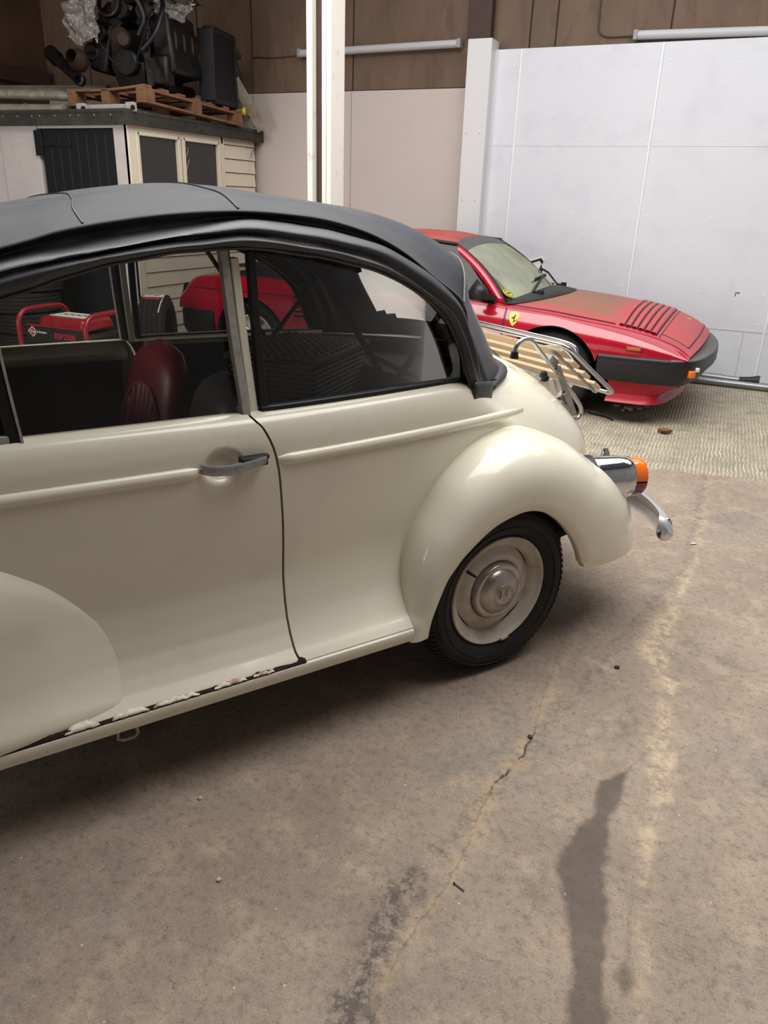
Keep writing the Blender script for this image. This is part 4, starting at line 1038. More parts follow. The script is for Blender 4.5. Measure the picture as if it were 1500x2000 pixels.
# --- wicker hamper standing on the rear seat (rests inside the car)
hp_ = empty('wicker_hamper', Vector((math.cos(R(57))*(-.34)-math.sin(R(57))*.80, math.sin(R(57))*(-.34)+math.cos(R(57))*.80, .575)), R(57+38))
tag(hp_, 'dark woven wicker hamper on the rear seat inside the convertible', 'hamper')
def weave(w_, d_, h_, m):
    b = MB(); nz = int(h_/.016); hw, hd = w_/2, d_/2
    for i in range(nz):
        z = .008+i*.016; pth = []
        for (x0, y0, x1, y1) in ((-hw,-hd,hw,-hd),(hw,-hd,hw,hd),(hw,hd,-hw,hd),(-hw,hd,-hw,-hd)):
            n_ = int(math.hypot(x1-x0, y1-y0)/.02)
            for k in range(n_):
                s_ = k/n_; o = .004*(1 if (k+i) % 2 else -1)
                nx, ny = (y1-y0), -(x1-x0); l_ = math.hypot(nx, ny)
                pth.append((lerp(x0, x1, s_)+o*nx/l_, lerp(y0, y1, s_)+o*ny/l_, z))
        b.tube(pth, .0065, 5, closed=True)
    return b
weave(.44, .30, .40, WICKER).build('basket_body', WICKER, hp_)
b = MB(); b.box((0,0,.2), (.425,.285,.39)); b.build('lining', TRIM, hp_)
b = MB()
for i in range(20):
    y = -.15+.3*i/19; b.tube([(-.225+.02*k, y, .415+.010*(1 if (k+i) % 2 else -1)*.4+.012*math.sin(math.pi*k/23)) for k in range(24)], .0075, 5)
b.tube([(-.23,-.16,.41),(.23,-.16,.41),(.23,.16,.41),(-.23,.16,.41)], .011, 8, closed=True); b.build('lid', WICKER, hp_)

# ================================================================== RED SPORTS CAR
fc = empty('sports_car', (-.72, 3.5, 0)); tag(fc, 'dusty red wedge shaped sports car with black bumpers parked along the white wall', 'car')
FC = .895
fm = lambda v: (v[0], 2*FC-v[1], v[2])
CREST = [(-3.45,.66),(-3.41,.70),(-3.36,.755),(-3.26,.797),(-3.0,.815),(-2.6,.825),(-2.2,.812),(-1.6,.797),(-.8,.783),(-.40,.765),(-.2,.749),(-.05,.738),(.16,.713),(.42,.684),(.65,.645),(.82,.592),(.90,.552),(.95,.520)]
CTR = [(-3.45,.74),(-3.3,.83),(-3.0,.875),(-2.4,.90),(-.8,.835),(-.40,.825),(-.1,.822),(.16,.806),(.42,.776),(.65,.732),(.82,.664),(.90,.612),(.95,.565)]
AX_F, AX_R, ARC = 0.0, -2.65, .362
def fbot(x):
    z = .17
    for a in (AX_F, AX_R):
        d = abs(x-a)
        if d < ARC: z = max(z, .300+math.sqrt(max(0, ARC*ARC-d*d)))
    if x > .345: z = .497
    if x < -3.03: z = .515
    return z
def fy(x, z, zc):
    y = .0
    if z > .5: y += .085*(max(0, (z-.5)/max(.02, zc-.5)))**2.6
    else: y += .055*((.5-z)/.33)**1.4
    for a in (AX_F, AX_R):           # slight swelling over the arches
        y -= .012*math.exp(-(((x-a)/.42)**2))*smooth(.3, .6, z)
    y += .05*smooth(.45, .95, x)**2+.05*smooth(-2.95, -3.45, x)**2
    return y
def nose_dx(x, y):
    return .075*smooth(.35, .95, x)*(1-abs((FC-y)/FC)**2.4)
def fsec(x, zb=None):
    zc = cr(CREST, x); zt = cr(CTR, x); zb = fbot(x) if zb is None else zb; pts = []
    for i in range(15):
        z = lerp(zb, zc-.012, i/14); pts.append(Vector((x, fy(x, z, zc), z)))
    ye = pts[-1].y
    pts.append(Vector((x, ye+.012, zc-.003))); pts.append(Vector((x, ye+.028, zc+.002)))
    for i in range(1, 15):
        u = i/14; y = lerp(ye+.028, FC, u); pts.append(Vector((x, y, zc+.002+(zt-zc)*(1-(1-u)**2.3))))
    for p in pts: p.x += nose_dx(x, p.y)
    return pts
def axr(a, lo, hi): 
    out = []
    for k in range(33):
        t = math.cos(math.pi*(1-k/32)); out.append(a+ARC*.9999*t)
    return [v for v in out]
xs = sorted(set([round(v, 5) for v in [-3.45,-3.43,-3.40,-3.37,-3.33,-3.28,-3.22,-3.15,-3.08,-3.0301,-3.0299]+axr(AX_R,0,0)+[-2.27,-2.2,-2.0,-1.8,-1.6,-1.4,-1.2,-1.0,-.8,-.6,-.5,-.42,-.3865]+[-.3835,-.375]+axr(AX_F,0,0)+[.3625,.38,.42,.47,.52,.57,.62,.67,.72,.77,.82,.85,.88,.905,.925,.94,.95]]))
COWL = lambda y: -.10-.24*abs((FC-y)/.80)**3.2
def near_rows(xa, xb): return [fsec(x) for x in xs if xa <= x <= xb]
b = MB(); b.grid(near_rows(-3.45, -.3865)); b.mirror(fm); fb = b.build('body_shell', RED, fc, angle=45)
# front: fender sides in gloss red, bonnet and lid in dusty red
fr = near_rows(-.3835, .95)
for sg in (0, 1):
    b = MB(); b.grid([r_[:18] for r_ in fr])
    if sg: b.v = [fm(v) for v in b.v]
    b.build('front_wing', RED, fc, angle=45)
b = MB(); b.grid([r_[17:] for r_ in fr]); b.mirror(fm); b.build('bonnet', BONNETM, fc, angle=45)
def fsurf(x, y, o=0):       # bonnet surface point
    r_ = fsec(x, .49)
    ys = y if y <= FC else 2*FC-y
    t_ = r_[17:]
    for a, c in zip(t_, t_[1:]):
        if a.y <= ys <= c.y:
            q = a.lerp(c, (ys-a.y)/(c.y-a.y)); break
    else: q = t_[0].copy() if ys < t_[0].y else t_[-1].copy()
    return Vector((q.x, y, q.z+o))
# shut lines
def fline(f_, n, w_=.005, up_=(0,0,1)):
    b = MB(); P = [f_(k/n) for k in range(n+1)]
    for p0, p1 in zip(P, P[1:]): b.bar(p0, p1, w_, .004, up_)
    b.build('shut_line', BLKINK, fc, smoothed=False)
fline(lambda u: fsurf(lerp(-.36,.42,u), .128+.012*u, .0005), 24)
fline(lambda u: fsurf(lerp(.72,.905,u), .20, .0005), 12); fline(lambda u: fsurf(lerp(.72,.905,u), 2*FC-.20, .0005), 12)
fline(lambda u: fsurf(.905, lerp(.20, 2*FC-.20, u), .0005), 40, .008)
fline(lambda u: fsurf(.72, lerp(.13, 2*FC-.13, u), .0005), 40)
fline(lambda u: Vector((-.385+.01*u, fy(-.385, lerp(.20,.755,u), .765)-.001, lerp(.20,.755,u))), 24, .006, (0,-1,0))
# louvres across the bonnet
for k in range(6):
    x0 = .445+.043*k; b = MB(); rows_ = []
    for q in range(41):
        y = lerp(.145, 2*FC-.145, q/40); e = .02*(1-abs((FC-y)/FC)**2)
        rows_.append([fsurf(x0-.002, y, -.004), fsurf(x0, y, .004), fsurf(x0+.012, y, .011), fsurf(x0+.031, y, .010), fsurf(x0+.033, y, .002)])
    b.grid(rows_); b.build('louvre', BONNETM, fc, angle=60)
    b = MB(); b.grid([[fsurf(x0+.032, y, .0015), fsurf(x0+.0425, y, .0025)] for y in (lerp(.145, 2*FC-.145, q/40) for q in range(41))]); b.build('louvre_slot', BLKINK, fc)
b = MB(); c0 = fsurf(.80, FC+.08, .002); b.box(c0, (.03, .035, .004), Matrix.Rotation(R(22), 3, 'Y')); b.build('bonnet_badge', GOLD, fc, bevel=.001)
# prancing shield badge on the wing
def shp(s): return [(-.5*s,.60*s),(-.25*s,.66*s),(0,.685*s),(.25*s,.66*s),(.5*s,.60*s),(.5*s,.25*s),(.44*s,-.05*s),(.30*s,-.38*s),(.10*s,-.62*s),(0,-.70*s),(-.10*s,-.62*s),(-.30*s,-.38*s),(-.44*s,-.05*s),(-.5*s,.25*s)]
bc = Vector((-.305, 0, .683))
def bp2(o): return lambda x, z: Vector((bc.x+x, fy(bc.x+x, bc.z+z, cr(CREST, bc.x+x))-o, bc.z+z))
b = MB(); b.prism(shp(.070), bp2(-.008), bp2(.003)); bd = b.build('shield_badge', YELLOW, fc, smoothed=False)
bd['label'] = 'yellow shield badge with a black horse'
b = MB(); b.prism([(-.035,.036),(0,.042),(.035,.036),(.035,.042),(0,.048),(-.035,.042)], bp2(-.008), bp2(.0035)); b.build('badge_rim', mat('badge_pale', (226,206,196), .4), bd, smoothed=False)
horse = [(.010,.034),(.014,.030),(.012,.024),(.009,.020),(.010,.010),(.006,.002),(.009,-.006),(.016,-.008),(.021,-.004),(.023,.006),(.022,.014),(.026,.006),(.025,-.006),(.019,-.013),(.012,-.013),(.008,-.020),(.006,-.028),(.002,-.028),(.004,-.020),(-.002,-.016),(-.012,-.021),(-.013,-.024),(-.003,-.020),(.001,-.012),(.000,-.004),(-.004,.004),(-.012,.008),(-.016,.004),(-.020,.005),(-.017,.010),(-.010,.012),(-.015,.014),(-.018,.010),(-.020,.013),(-.014,.018),(-.006,.014),(-.001,.018),(.002,.026),(.001,.030)]
b = MB(); b.prism([(x*.92+.0, z*1.0-.002) for x, z in horse], bp2(.003), bp2(.0042)); b.build('horse', BLKINK, bd, smoothed=False)
# bumper wrap
def bump_path(off, n=40, x0=.352):
    """plan outline of the nose at a distance off outside the body"""
    pts = [Vector((x0, -off+.004, 0)), Vector((.6, -off+.008, 0)), Vector((.80, -off+.022, 0)), Vector((.895, -off+.055, 0)), Vector((.955+off*.6, .13-off*.5, 0)), Vector((1.0+off, .30, 0)), Vector((1.045+off, .6, 0)), Vector((1.06+off, FC, 0))]
    P = spline(pts, 8); return P+[Vector(fm(v)) for v in reversed(P[:-1])]
def path_loft(levels):
    L = [(bump_path(o), z) for o, z in levels]; return [[Vector((p[i].x, p[i].y, z)) for p, z in L] for i in range(len(L[0][0]))]
b = MB(); rr_ = path_loft([(-.06,.500),(.010,.500),(.018,.494),(.022,.482),(.022,.40),(.012,.345),(-.004,.315),(-.06,.312)])
# front overhang of the bumper grows towards the middle
for i, row in enumerate(rr_):
    q = bump_path(0)[i]; k_ = smooth(.80, .98, q.x)
    for j, v in enumerate(row):
        if 1 <= j <= 4: v.x += .035*k_
        if j == 0: v.z += .02*k_
b.grid(rr_, closed=True, keep=lambda i, j: j > 1 or bump_path(0)[i].x < .84); b.grid(rr_, closed=True, mi=1, keep=lambda i, j: j <= 1 and bump_path(0)[i].x >= .84); b.add(rr_[0], [tuple(range(8))]); b.add(rr_[-1], [tuple(range(8))]); fbm = b.build('front_bumper', [BUMPBLK, BUMPGRY], fc, angle=35)
b = MB(); b.grid([[p+Vector((0,-.0225,.484)), p+Vector((0,-.0235,.476)), p+Vector((0,-.0225,.468))] for p in bump_path(0)[:26]]); b.build('bumper_groove', BLKINK, fbm)
for sgn in (0, 1):
    b = MB(); b.box((.982,.102,.405), (.05,.07,.05), Matrix.Rotation(R(42), 3, 'Z')); 
    if sgn: b.v = [fm(v) for v in b.v]
    il = b.build('front_indicator', AMBER, fbm, bevel=.008)
    b = MB(); b.box((1.02,.15,.43), (.03,.035,.03), Matrix.Rotation(R(42), 3, 'Z'))
    if sgn: b.v = [fm(v) for v in b.v]
    b.build('side_light', mat('clear_lens', (225,225,225), .1), fbm, bevel=.005)
b = MB(); b.box((.59, fy(.59,.555,.655)-.006, .553), (.095,.014,.022)); b.build('side_marker', ORANGE, fc, bevel=.004)
b = MB(); b.box((.59, fy(.59,.555,.655)-.002, .553), (.115,.010,.036)); b.build('marker_base', mat('marker_base', (120,40,30), .5), fc, bevel=.004)
# front spoiler below the bumper
def val_row(p, i):
    q = bump_path(0)[i]; k_ = smooth(.55, .95, q.x)
    out = []
    for o, z, bx in ((-.012,.316,0),(-.03,.29,-.03),(-.05,.25,-.085),(-.055,.215,-.12),(-.03,.19,-.13),(.005,.172,-.135),(.008,.163,-.135),(-.08,.163,-.14)):
        w_ = bump_path(o, x0=.44-.0)[i]; out.append(Vector((w_.x+bx*k_, w_.y, z)))
    return out
b = MB(); b.grid([val_row(None, i) for i in range(len(bump_path(0)))]); b.build('front_spoiler', mat('red_spoiler', (160,14,38), .42, coat=.15), fc, angle=50)
# rear bumper and tail panel
b = MB(); pr_ = [Vector((-3.02,-.012,0)), Vector((-3.2,.0,0)), Vector((-3.36,.03,0)), Vector((-3.45,.12,0)), Vector((-3.49,.4,0)), Vector((-3.50,FC,0))]
P = spline(pr_, 6); P = P+[Vector(fm(v)) for v in reversed(P[:-1])]
b.grid([[p+Vector((.05 if abs(p.y-FC)<.7 else 0,.05 if p.y < FC else -.05,.52)), p+Vector((0,0,.518)), p+Vector((-.012,0,.50)), p+Vector((-.012,0,.36)), p+Vector((.01,.012 if p.y < FC else -.012,.30)), p+Vector((.08,.06 if p.y < FC else -.06,.29))] for p in P]); b.build('rear_bumper', BUMPBLK, fc, angle=40)
b = MB(); b.grid([[v for v in r_] for r_ in [fsec(-3.45), [Vector((-3.455, lerp(v.y, FC, .15), lerp(v.z, .6, .15))) for v in fsec(-3.45)]]]); b.mirror(fm)
b.add([Vector((-3.452, y, z)) for y, z in ((.06,.52),(2*FC-.06,.52),(2*FC-.14,.72),(FC,.745),(.14,.72))], [(0,1,2,3,4)]); b.build('tail_panel', BLACK, fc)
b = MB(); b.grid([[Vector((x, .02+.02*k, z)) for k, z in ((0,.29),(0,.17),(3,.16))] for x in (-2.27,-1.4,-.40)]); b.mirror(fm); b.build('sill', BUMPBLK, fc)
b = MB(); b.box((-1.3, FC, .24), (4.2, 1.45, .12)); b.box((.70, FC, .36), (.45,1.5,.14)); b.build('underbody', DARK, fc)
# side air intake with black slats, belt strip
b = MB(); V = [Vector((x, fy(x,z,.8)-.002, z)) for x, z in ((-2.03,.76),(-2.235,.765),(-2.255,.60),(-2.19,.49),(-2.02,.60))]; b.add(V, [(0,1,2,3,4)]); si = b.build('side_intake', BLKINK, fc, smoothed=False)
b = MB()
for k in range(6):
    z = .55+.036*k; b.bar((-2.215+.02*(z<.56), fy(-2.1,z,.8)-.006, z), (-2.035, fy(-2.1,z,.8)-.006, z), .02, .008, (0,-.5,1))
b.build('intake_slat', BUMPBLK, si)
b = MB(); b.grid([[Vector((x, fy(x,z,cr(CREST,x))-.0015, z)) for z in (.700,.708)] for x in [-3.36+.1*k for k in range(14)]]); b.build('crease_line', BLKINK, fc)
# arch liners and wheels
for a, sg in ((AX_F, 0), (AX_R, 0), (AX_F, 1), (AX_R, 1)):
    b = MB()
    pr2 = [(a+ARC*.995*math.cos(math.pi*(-.12+1.24*k/24)), .30+ARC*.995*math.sin(math.pi*(-.12+1.24*k/24))) for k in range(25)]
    b.grid([[Vector((px, y, max(.17, pz))) for px, pz in pr2] for y in (.0,.2,.34)]); b.add([Vector((px, .34, max(.17, pz))) for px, pz in pr2], [tuple(range(25))])
    if sg: b.v = [fm(v) for v in b.v]
    b.build('wheel_arch_liner', DARK, fc, recalc=False)
def fwheel(x, y, side):
    t = bpy.data.objects.new('wheel', None); COL.objects.link(t); t.parent = fc; t.location = (x, y, .312)
    M = Matrix.Rotation(R(90 if side > 0 else -90), 4, 'X')
    b = MB(); b.lathe([(.20,-.01),(.215,.0),(.25,.012),(.285,.008),(.302,-.006),(.311,-.025),(.312,-.06),(.312,-.15),(.305,-.18),(.28,-.195),(.2,-.18)], 64, M)
    b.build('tyre', TYRE, t, angle=50)
    b = MB(); b.lathe([(.203,-.02),(.205,.0),(.195,.004),(.185,-.03),(.17,-.05),(.08,-.03),(.06,-.012),(.0,-.010)], 48, M); rm = b.build('rim', RIMM, t, angle=50)
    b = MB()
    for k in range(5):
        a = 2*math.pi*k/5; b.bar(M @ Vector((.05*math.cos(a), .05*math.sin(a), -.014)), M @ Vector((.19*math.cos(a), .19*math.sin(a), -.016)), .05, .02, M.to_3x3() @ Vector((0,0,1)))
    b.build('spoke', ALU, rm, bevel=.005)
fwheel(AX_F, .05, 1); fwheel(AX_R, .05, 1); fwheel(AX_F, 2*FC-.05, -1); fwheel(AX_R, 2*FC-.05, -1)
# greenhouse
BASE = [(.125,-.425,.770),(.30,-.365,.803),(.55,-.315,.825),(FC,-.295,.835)]     # y, x, z windscreen base
HEAD = [(.30,-.885,1.168),(.42,-.915,1.190),(.62,-.94,1.208),(FC,-.955,1.216)]
def sym(tab, n):
    P = spline([(x, y, z) for y, x, z in tab], n); return P+[Vector(fm(v)) for v in reversed(P[:-1])]
Bp, Hp = sym(BASE, 5), sym(HEAD, 5)
def ws(u, v): 
    i = u*(len(Bp)-1); k = min(int(i), len(Bp)-2); t = i-k
    a = Bp[k].lerp(Bp[k+1], t); c = Hp[k].lerp(Hp[k+1], t); q = a.lerp(c, v); n_ = Vector((.55,0,.83)); return q+n_*(.035*math.sin(math.pi*v))
b = MB(); b.grid([[ws(lerp(.035,.965,u/30), lerp(.0,1,v/12)) for v in range(13)] for u in range(31)]); b.build('windscreen', DUSTGLASS, fc, recalc=False)
b = MB(); b.grid([[ws(lerp(.035,.965,u/30), lerp(.83,1.0,v/4))+Vector((.001,0,.0012)) for v in range(5)] for u in range(31)]); b.build('shade_band', mat('shade_band', (70,70,72), .5, dirt=(96,94,90), dscale=8, damt=.5), fc)
for sg in (0, 1):
    b = MB(); U0 = (lambda u: u) if sg == 0 else (lambda u: 1-u)
    b.grid([[ws(U0(u), v/12)+Vector((0,0,o)) for u, o in ((.028,.004),(.036,.008),(.062,.004),(.062,-.006))] for v in range(13)]); b.build('screen_seal', BLACK, fc, solid=.004)
    g = (lambda v: Vector(v)) if sg == 0 else (lambda v: Vector(fm(v)))
    b = MB(); q0 = [ws(0.028, v/12) for v in range(13)]
    b.grid([[g(p+Vector((.0,-.0,.004))), g(p+Vector((-.028,-.012,-.004))), g(p+Vector((-.055,-.018,-.018)))] for p in q0]); b.build('a_pillar', RED, fc, solid=.012)
# cowl between bonnet and screen
b = MB(); b.grid([[lerp_ for lerp_ in (ws(u/30, 0)+Vector((-.01,0,.004)), ws(u/30, 0)+Vector((.06,0,.010)), fsurf(min(-.05, -.36+.30*(1-abs(u/15-1)**2.2)), lerp(.128, 2*FC-.128, u/30), .004))] for u in range(31)]); b.build('cowl_panel', mat('cowl_black', (34,36,38), .7, dirt=(80,74,66), dscale=9, damt=.4), fc, solid=.004)
# wipers and trapped leaves
for (u0, v0, u1, v1) in ((.30,-.0,.62,.16),(.70,0,.93,.30)):
    a_, c_ = ws(u0, .0)+Vector((.03,0,.02)), ws(u1, v1)+Vector((.02,0,.02))
    b = MB(); b.tube([a_+Vector((.06,0,-.01)), a_, a_.lerp(c_, .6)+Vector((.01,0,.015)), c_], .009, 8); b.tube([a_+Vector((.06,0,-.03)), a_+Vector((.06,0,.015))], .025, 12)
    d_ = Vector((0,.30,0)); p0 = ws(max(.05, u1-.16), v1*.85)+Vector((.012,0,.012)); p1 = ws(min(.95, u1+.1), v1)+Vector((.012,0,.012)); b.bar(p0, p1, .014, .02)
    b.build('wiper', BLACK, fc)
b = MB(); c0 = ws(.10, .085)+Vector((.006,-.006,.010)); nrm = Vector((.53,-.1,.8)); nrm.normalize(); MQ = Matrix.Translation(c0) @ nrm.to_track_quat('Z', 'Y').to_matrix().to_4x4()
b.lathe([(.0,.002),(.058,.002),(.060,0)], 28, MQ @ Matrix.Diagonal((1,.8,1,1))); stk = b.build('round_sticker', mat('sticker_yellow', (178,170,60), .6), fc)
b = MB(); b.lathe([(.046,.0025),(.046,.0032),(.041,.0032),(.041,.0025)], 28, MQ @ Matrix.Diagonal((1,.8,1,1))); b.box(MQ @ Vector((-.015,0,.003)), (.016,.016,.002), MQ.to_3x3()); b.box(MQ @ Vector((.015,0,.003)), (.016,.016,.002), MQ.to_3x3()); b.build('print', BLKINK, stk)
# roof, buttresses, side glass, rear window
rows_ = []
for q in range(25):
    u = q/24; h = Hp[int(round(u*(len(Hp)-1)))]
    i = u*(len(Hp)-1); k = min(int(i), len(Hp)-2); h = Hp[k].lerp(Hp[k+1], i-k)
    e = 1-abs(2*u-1)**3
    rows_.append([h, h+Vector((-.25,0,.022+.012*e)), h+Vector((-.5,0,.024+.016*e)), h+Vector((-.78,0,.012+.016*e)), h+Vector((-1.0,0,-.012+.012*e)), h+Vector((-1.06,0,-.03))])
b = MB(); b.grid(rows_); b.build('roof', REDDUST, fc, angle=60, solid=.01, off=-1)
for sg in (0, 1):
    g = (lambda v: Vector(v)) if sg == 0 else (lambda v: Vector(fm(v)))
    e0 = Hp[0]
    rail = [e0+Vector(v) for v in ((0,0,0),(-.25,0,.022),(-.5,0,.024),(-.78,0,.012),(-1.0,0,-.012))]
    def belt(x): return Vector((x, fy(x, .79, .80)+.03, cr(CREST, x)-.006))
    bl = [belt(x) for x in (-.47,-.85,-1.15,-1.45,-1.70)]
    b = MB(); b.grid([[g(bl[0].lerp(bl[0]+Vector((-.02,.01,.02)), v)) if False else g(lerp_) for lerp_ in [bl[k].lerp(rail[k], v) for v in (0,.25,.5,.75,1)]] for k in range(5)]); b.build('side_window', DGLASS, fc, recalc=False)
    b = MB(); b.grid([[g(p+Vector((0,-.006,-.004))), g(p+Vector((0,-.010,.006))), g(p+Vector((0,.004,.016)))] for p in rail]); b.build('roof_gutter', RED if False else BLACK, fc, solid=.006)
    b = MB(); b.grid([[g(p+Vector((0,-.006,-.012))), g(p+Vector((0,-.008,.012)))] for p in bl]); b.build('window_strip', BLACK, fc, solid=.006)
    # flying buttress falling to the rear deck
    top_ = [rail[3], rail[4], Vector((-2.15,.27,1.08)), Vector((-2.45,.22,.955)), Vector((-2.75,.17,.875)), Vector((-2.95,.13,.835))]
    bot_ = [bl[3], bl[4]]+[belt(x) for x in (-2.05,-2.35,-2.7,-2.95)]
    b = MB(); b.grid([[g(a.lerp(c, v)) for v in (0,.3,.6,.9,1)]+[g(c+Vector((0,.09,.004)))] for a, c in zip(bot_, top_)], mi=0); 
    b.build('buttress', BUMPBLK, fc, solid=.01, angle=50)
b = MB(); b.grid([[Vector((-2.0, y, 1.16)), Vector((-2.15, y, .90))] for y in (.36,FC,2*FC-.36)]); b.build('rear_screen', DGLASS, fc, recalc=False)
b = MB(); b.box((-2.55, FC, .895), (.8, 1.2, .03)); 
for k in range(9): b.box((-2.2-.085*k, FC, .915), (.03, 1.1, .012))
b.build('engine_cover', BUMPBLK, fc, bevel=.003)
# cabin silhouettes
b = MB(); b.box((-.55, FC, .74), (.35, 1.35, .10)); b.build('dashboard', BLACK, fc, bevel=.03)
for yy in (.52, 2*FC-.52):
    b = MB(); b.box((-1.55, yy, .62), (.16, .48, .62), Matrix.Rotation(R(-18), 3, 'Y')); b.box((-1.62, yy, .97), (.08,.26,.14), Matrix.Rotation(R(-18), 3, 'Y')); b.build('front_seat', BLACK, fc, bevel=.05)
# door mirror
b = MB(); rows_ = []
for k in range(9):
    v = k/8; e = max(.05, math.sin(math.pi*min(.97, .12+v*.85)))**.5
    rows_.append([Vector((-.60+.105*v, -.075+.055*e*math.cos(2*math.pi*j/20), .865+.062*e*math.sin(2*math.pi*j/20))) for j in range(20)])
b.grid(rows_, closed=True); b.add(rows_[0], [tuple(range(20))]); b.add(rows_[-1], [tuple(range(20))]); b.bar((-.54,-.03,.85), (-.50,.09,.81), .07, .035); b.build('door_mirror', BUMPBLK, fc, angle=50)
b = MB(); b.add([Vector(v) for v in ((-.47,.085,.79),(-.74,.115,.795),(-.66,.17,.94))], [(0,1,2)]); b.build('quarter_plate', BLACK, fc, solid=.006)

# ================================================================== SHED WITH STORED ENGINE
SX, SY, SZ = -4.78, 3.735, 2.075
sh = empty('shed', (SX, SY, 0)); tag(sh, 'cream and white timber shed with black plank door and flat felt roof', 'shed')
# local: x to the left is negative, y along the window side
b = MB()
b.box((-.07, 1.03, 1.03), (.06, 2.0, 2.06)); b.build('core_wall', SHEDC, sh, smoothed=False)
b = MB()
def boards(y0, y1, z0, z1):
    z = z0; 
    while z < z1-.01:
        z2 = min(z+.135, z1)
        b.add([Vector(v) for v in ((-.002,y0,z),(-.002,y1,z),(-.016,y1,z2-.010),(-.016,y0,z2-.010),(-.030,y0,z2),(-.030,y1,z2),(-.04,y0,z),(-.04,y1,z))], [(0,1,2,3),(3,2,5,4),(0,3,4,6),(1,7,5,2)]); z = z2
boards(1.42, 2.03, 1.30, 2.06); boards(.09, 2.03, .08, 1.28)
b.build('weatherboard', SHEDC, sh, smoothed=False)
b = MB()
for y0, y1, z0, z1 in ((.0,.09,.0,2.06),(.09,1.42,1.97,2.06),(.09,1.42,1.26,1.34),(1.385,1.44,1.26,2.06)): b.box((-.012, (y0+y1)/2, (z0+z1)/2), (.045, y1-y0, z1-z0))
b.build('frame_board', SHEDC, sh, bevel=.004)
for y0, y1 in ((.115, .70), (.765, 1.345)):
    wn = bpy.data.objects.new('window', None); COL.objects.link(wn); wn.parent = sh
    b = MB(); z0, z1 = 1.34, 1.985
    for (a, c, d_, e_) in ((y0-.02,y0+.022,z0,z1),(y1-.022,y1+.02,z0,z1),(y0,y1,z1-.03,z1),(y0,y1,z0,z0+.03)): b.box((-.004, (a+c)/2, (d_+e_)/2), (.05, c-a, e_-d_))
    b.build('sash', SHEDC, wn, bevel=.004)
    b = MB(); b.box((-.018, (y0+y1)/2, (z0+z1)/2), (.006, y1-y0-.03, z1-z0-.03)); pn = b.build('pane', PANED, wn, smoothed=False)
    if y0 > .5:
        b = MB()
        for pth in ([(.80,1.88),(.86,1.90),(.84,1.83),(.80,1.80),(.87,1.80),(.84,1.73),(.83,1.68),(.90,1.67)], [(.82,1.62),(.92,1.62)], [(.82,1.55),(.90,1.56),(.84,1.50)]):
            b.tube(spline([(-.0145, y, z) for y, z in pth], 5), .009, 6, flat=.12)
        b.build('smear', SMEAR, pn)
# door side (faces the camera)
b = MB(); b.box((-.08, .03, 1.03), (.16, .06, 2.06)); b.build('corner_board', SHEDW, sh, bevel=.004)
b = MB(); b.box((-.60, .035, 2.05), (1.0, .05, .09)); b.build('door_lintel', SHEDW, sh, bevel=.003)
b = MB(); b.box((-.61, .06, 1.0), (.92, .012, 2.0)); b.build('door_backing', SHEDD, sh)
dr = bpy.data.objects.new('plank_door', None); COL.objects.link(dr); dr.parent = sh
b = MB()
for k in range(8):
    x1 = -.155-.113*k; b.box((x1-.0555, .03, 1.0), (.110, .04, 2.0))
b.build('door_planks', SHEDD, dr, bevel=.004)
b = MB(); b.box((-.86, .003, 1.885), (.36, .02, .06)); b.box((-1.085, .0, 1.88), (.09, .03, .22)); b.build('door_hinge', SHEDD, dr, bevel=.003)
b = MB(); b.box((-1.36, .035, 1.03), (.50, .05, 2.06)); b.build('wall_panel', SHEDW, sh, bevel=.003)
b = MB(); b.box((-2.2, .05, 1.03), (1.17, .05, 2.06)); b.build('wall_panel', SHEDW, sh, bevel=.003)
b = MB(); b.box((-1.62, .05, 1.03), (.012, .052, 2.06)); b.build('panel_joint', GREYPL, sh)
b = MB(); b.box((-1.42, 1.03, SZ+.035), (2.95, 2.14, .045)); b.build('roof_deck', FELT, sh, bevel=.01)
b = MB(); b.box((-1.42, -.045, SZ+.012), (2.97, .018, .125)); b.box((.055, 1.03, SZ+.012), (.018, 2.17, .115)); 
b.tube([(-2.9,-.04,SZ+.06),(.03,-.04,SZ+.06),(.05,-.01,SZ+.06),(.055,2.1,SZ+.055)], .022, 10); b.build('roof_felt_edge', FELT, sh, bevel=.004)
b = MB()
for k in range(9): b.lathe([(0,.004),(.007,.0)], 8, Matrix.Translation((-.12-.16*k-.03*(k % 3), -.054, SZ+.03)) @ Matrix.Rotation(R(90), 4, 'X'))
b.build('clout_nail', STEELM, sh)
b = MB(); rc = random.Random(9)
for k in range(9):
    y0, z0 = 2.0+rc.uniform(-.06,.05), 1.99+rc.uniform(-.1,.07); a = rc.uniform(0, 6.3); L_ = rc.uniform(.04,.09)
    b.tube(spline([(.012, y0, z0), (.02, y0+.5*L_*math.cos(a), z0+.5*L_*math.sin(a)), (.014, y0+L_*math.cos(a+.6), z0+L_*math.sin(a+.6))], 4), .0022, 5)
b.build('cobweb_tuft', BLACK, sh)
RZ = SZ+.058            # top of the roof
# white rack under the pallet corner
wk = empty('shelf_bracket', (-5.03, 3.775, RZ)); tag(wk, 'white painted metal bracket lying on the shed roof under the pallet', 'bracket')
b = MB(); b.box((0,0,.04), (.60,.03,.05)); 
for sx in (-.29,.29): b.box((sx,0,.04), (.09,.05,.075))
b.build('bracket_body', mat('bracket_white', (178,174,168), .6, dirt=(120,112,100), dscale=14, damt=.5), wk, bevel=.006)
b = MB()
for sx in (-.25,.33): b.tube([(sx,-.031,.032),(sx,-.020,.032)], .022, 14)
b.build('bracket_hole', BLACK, wk)
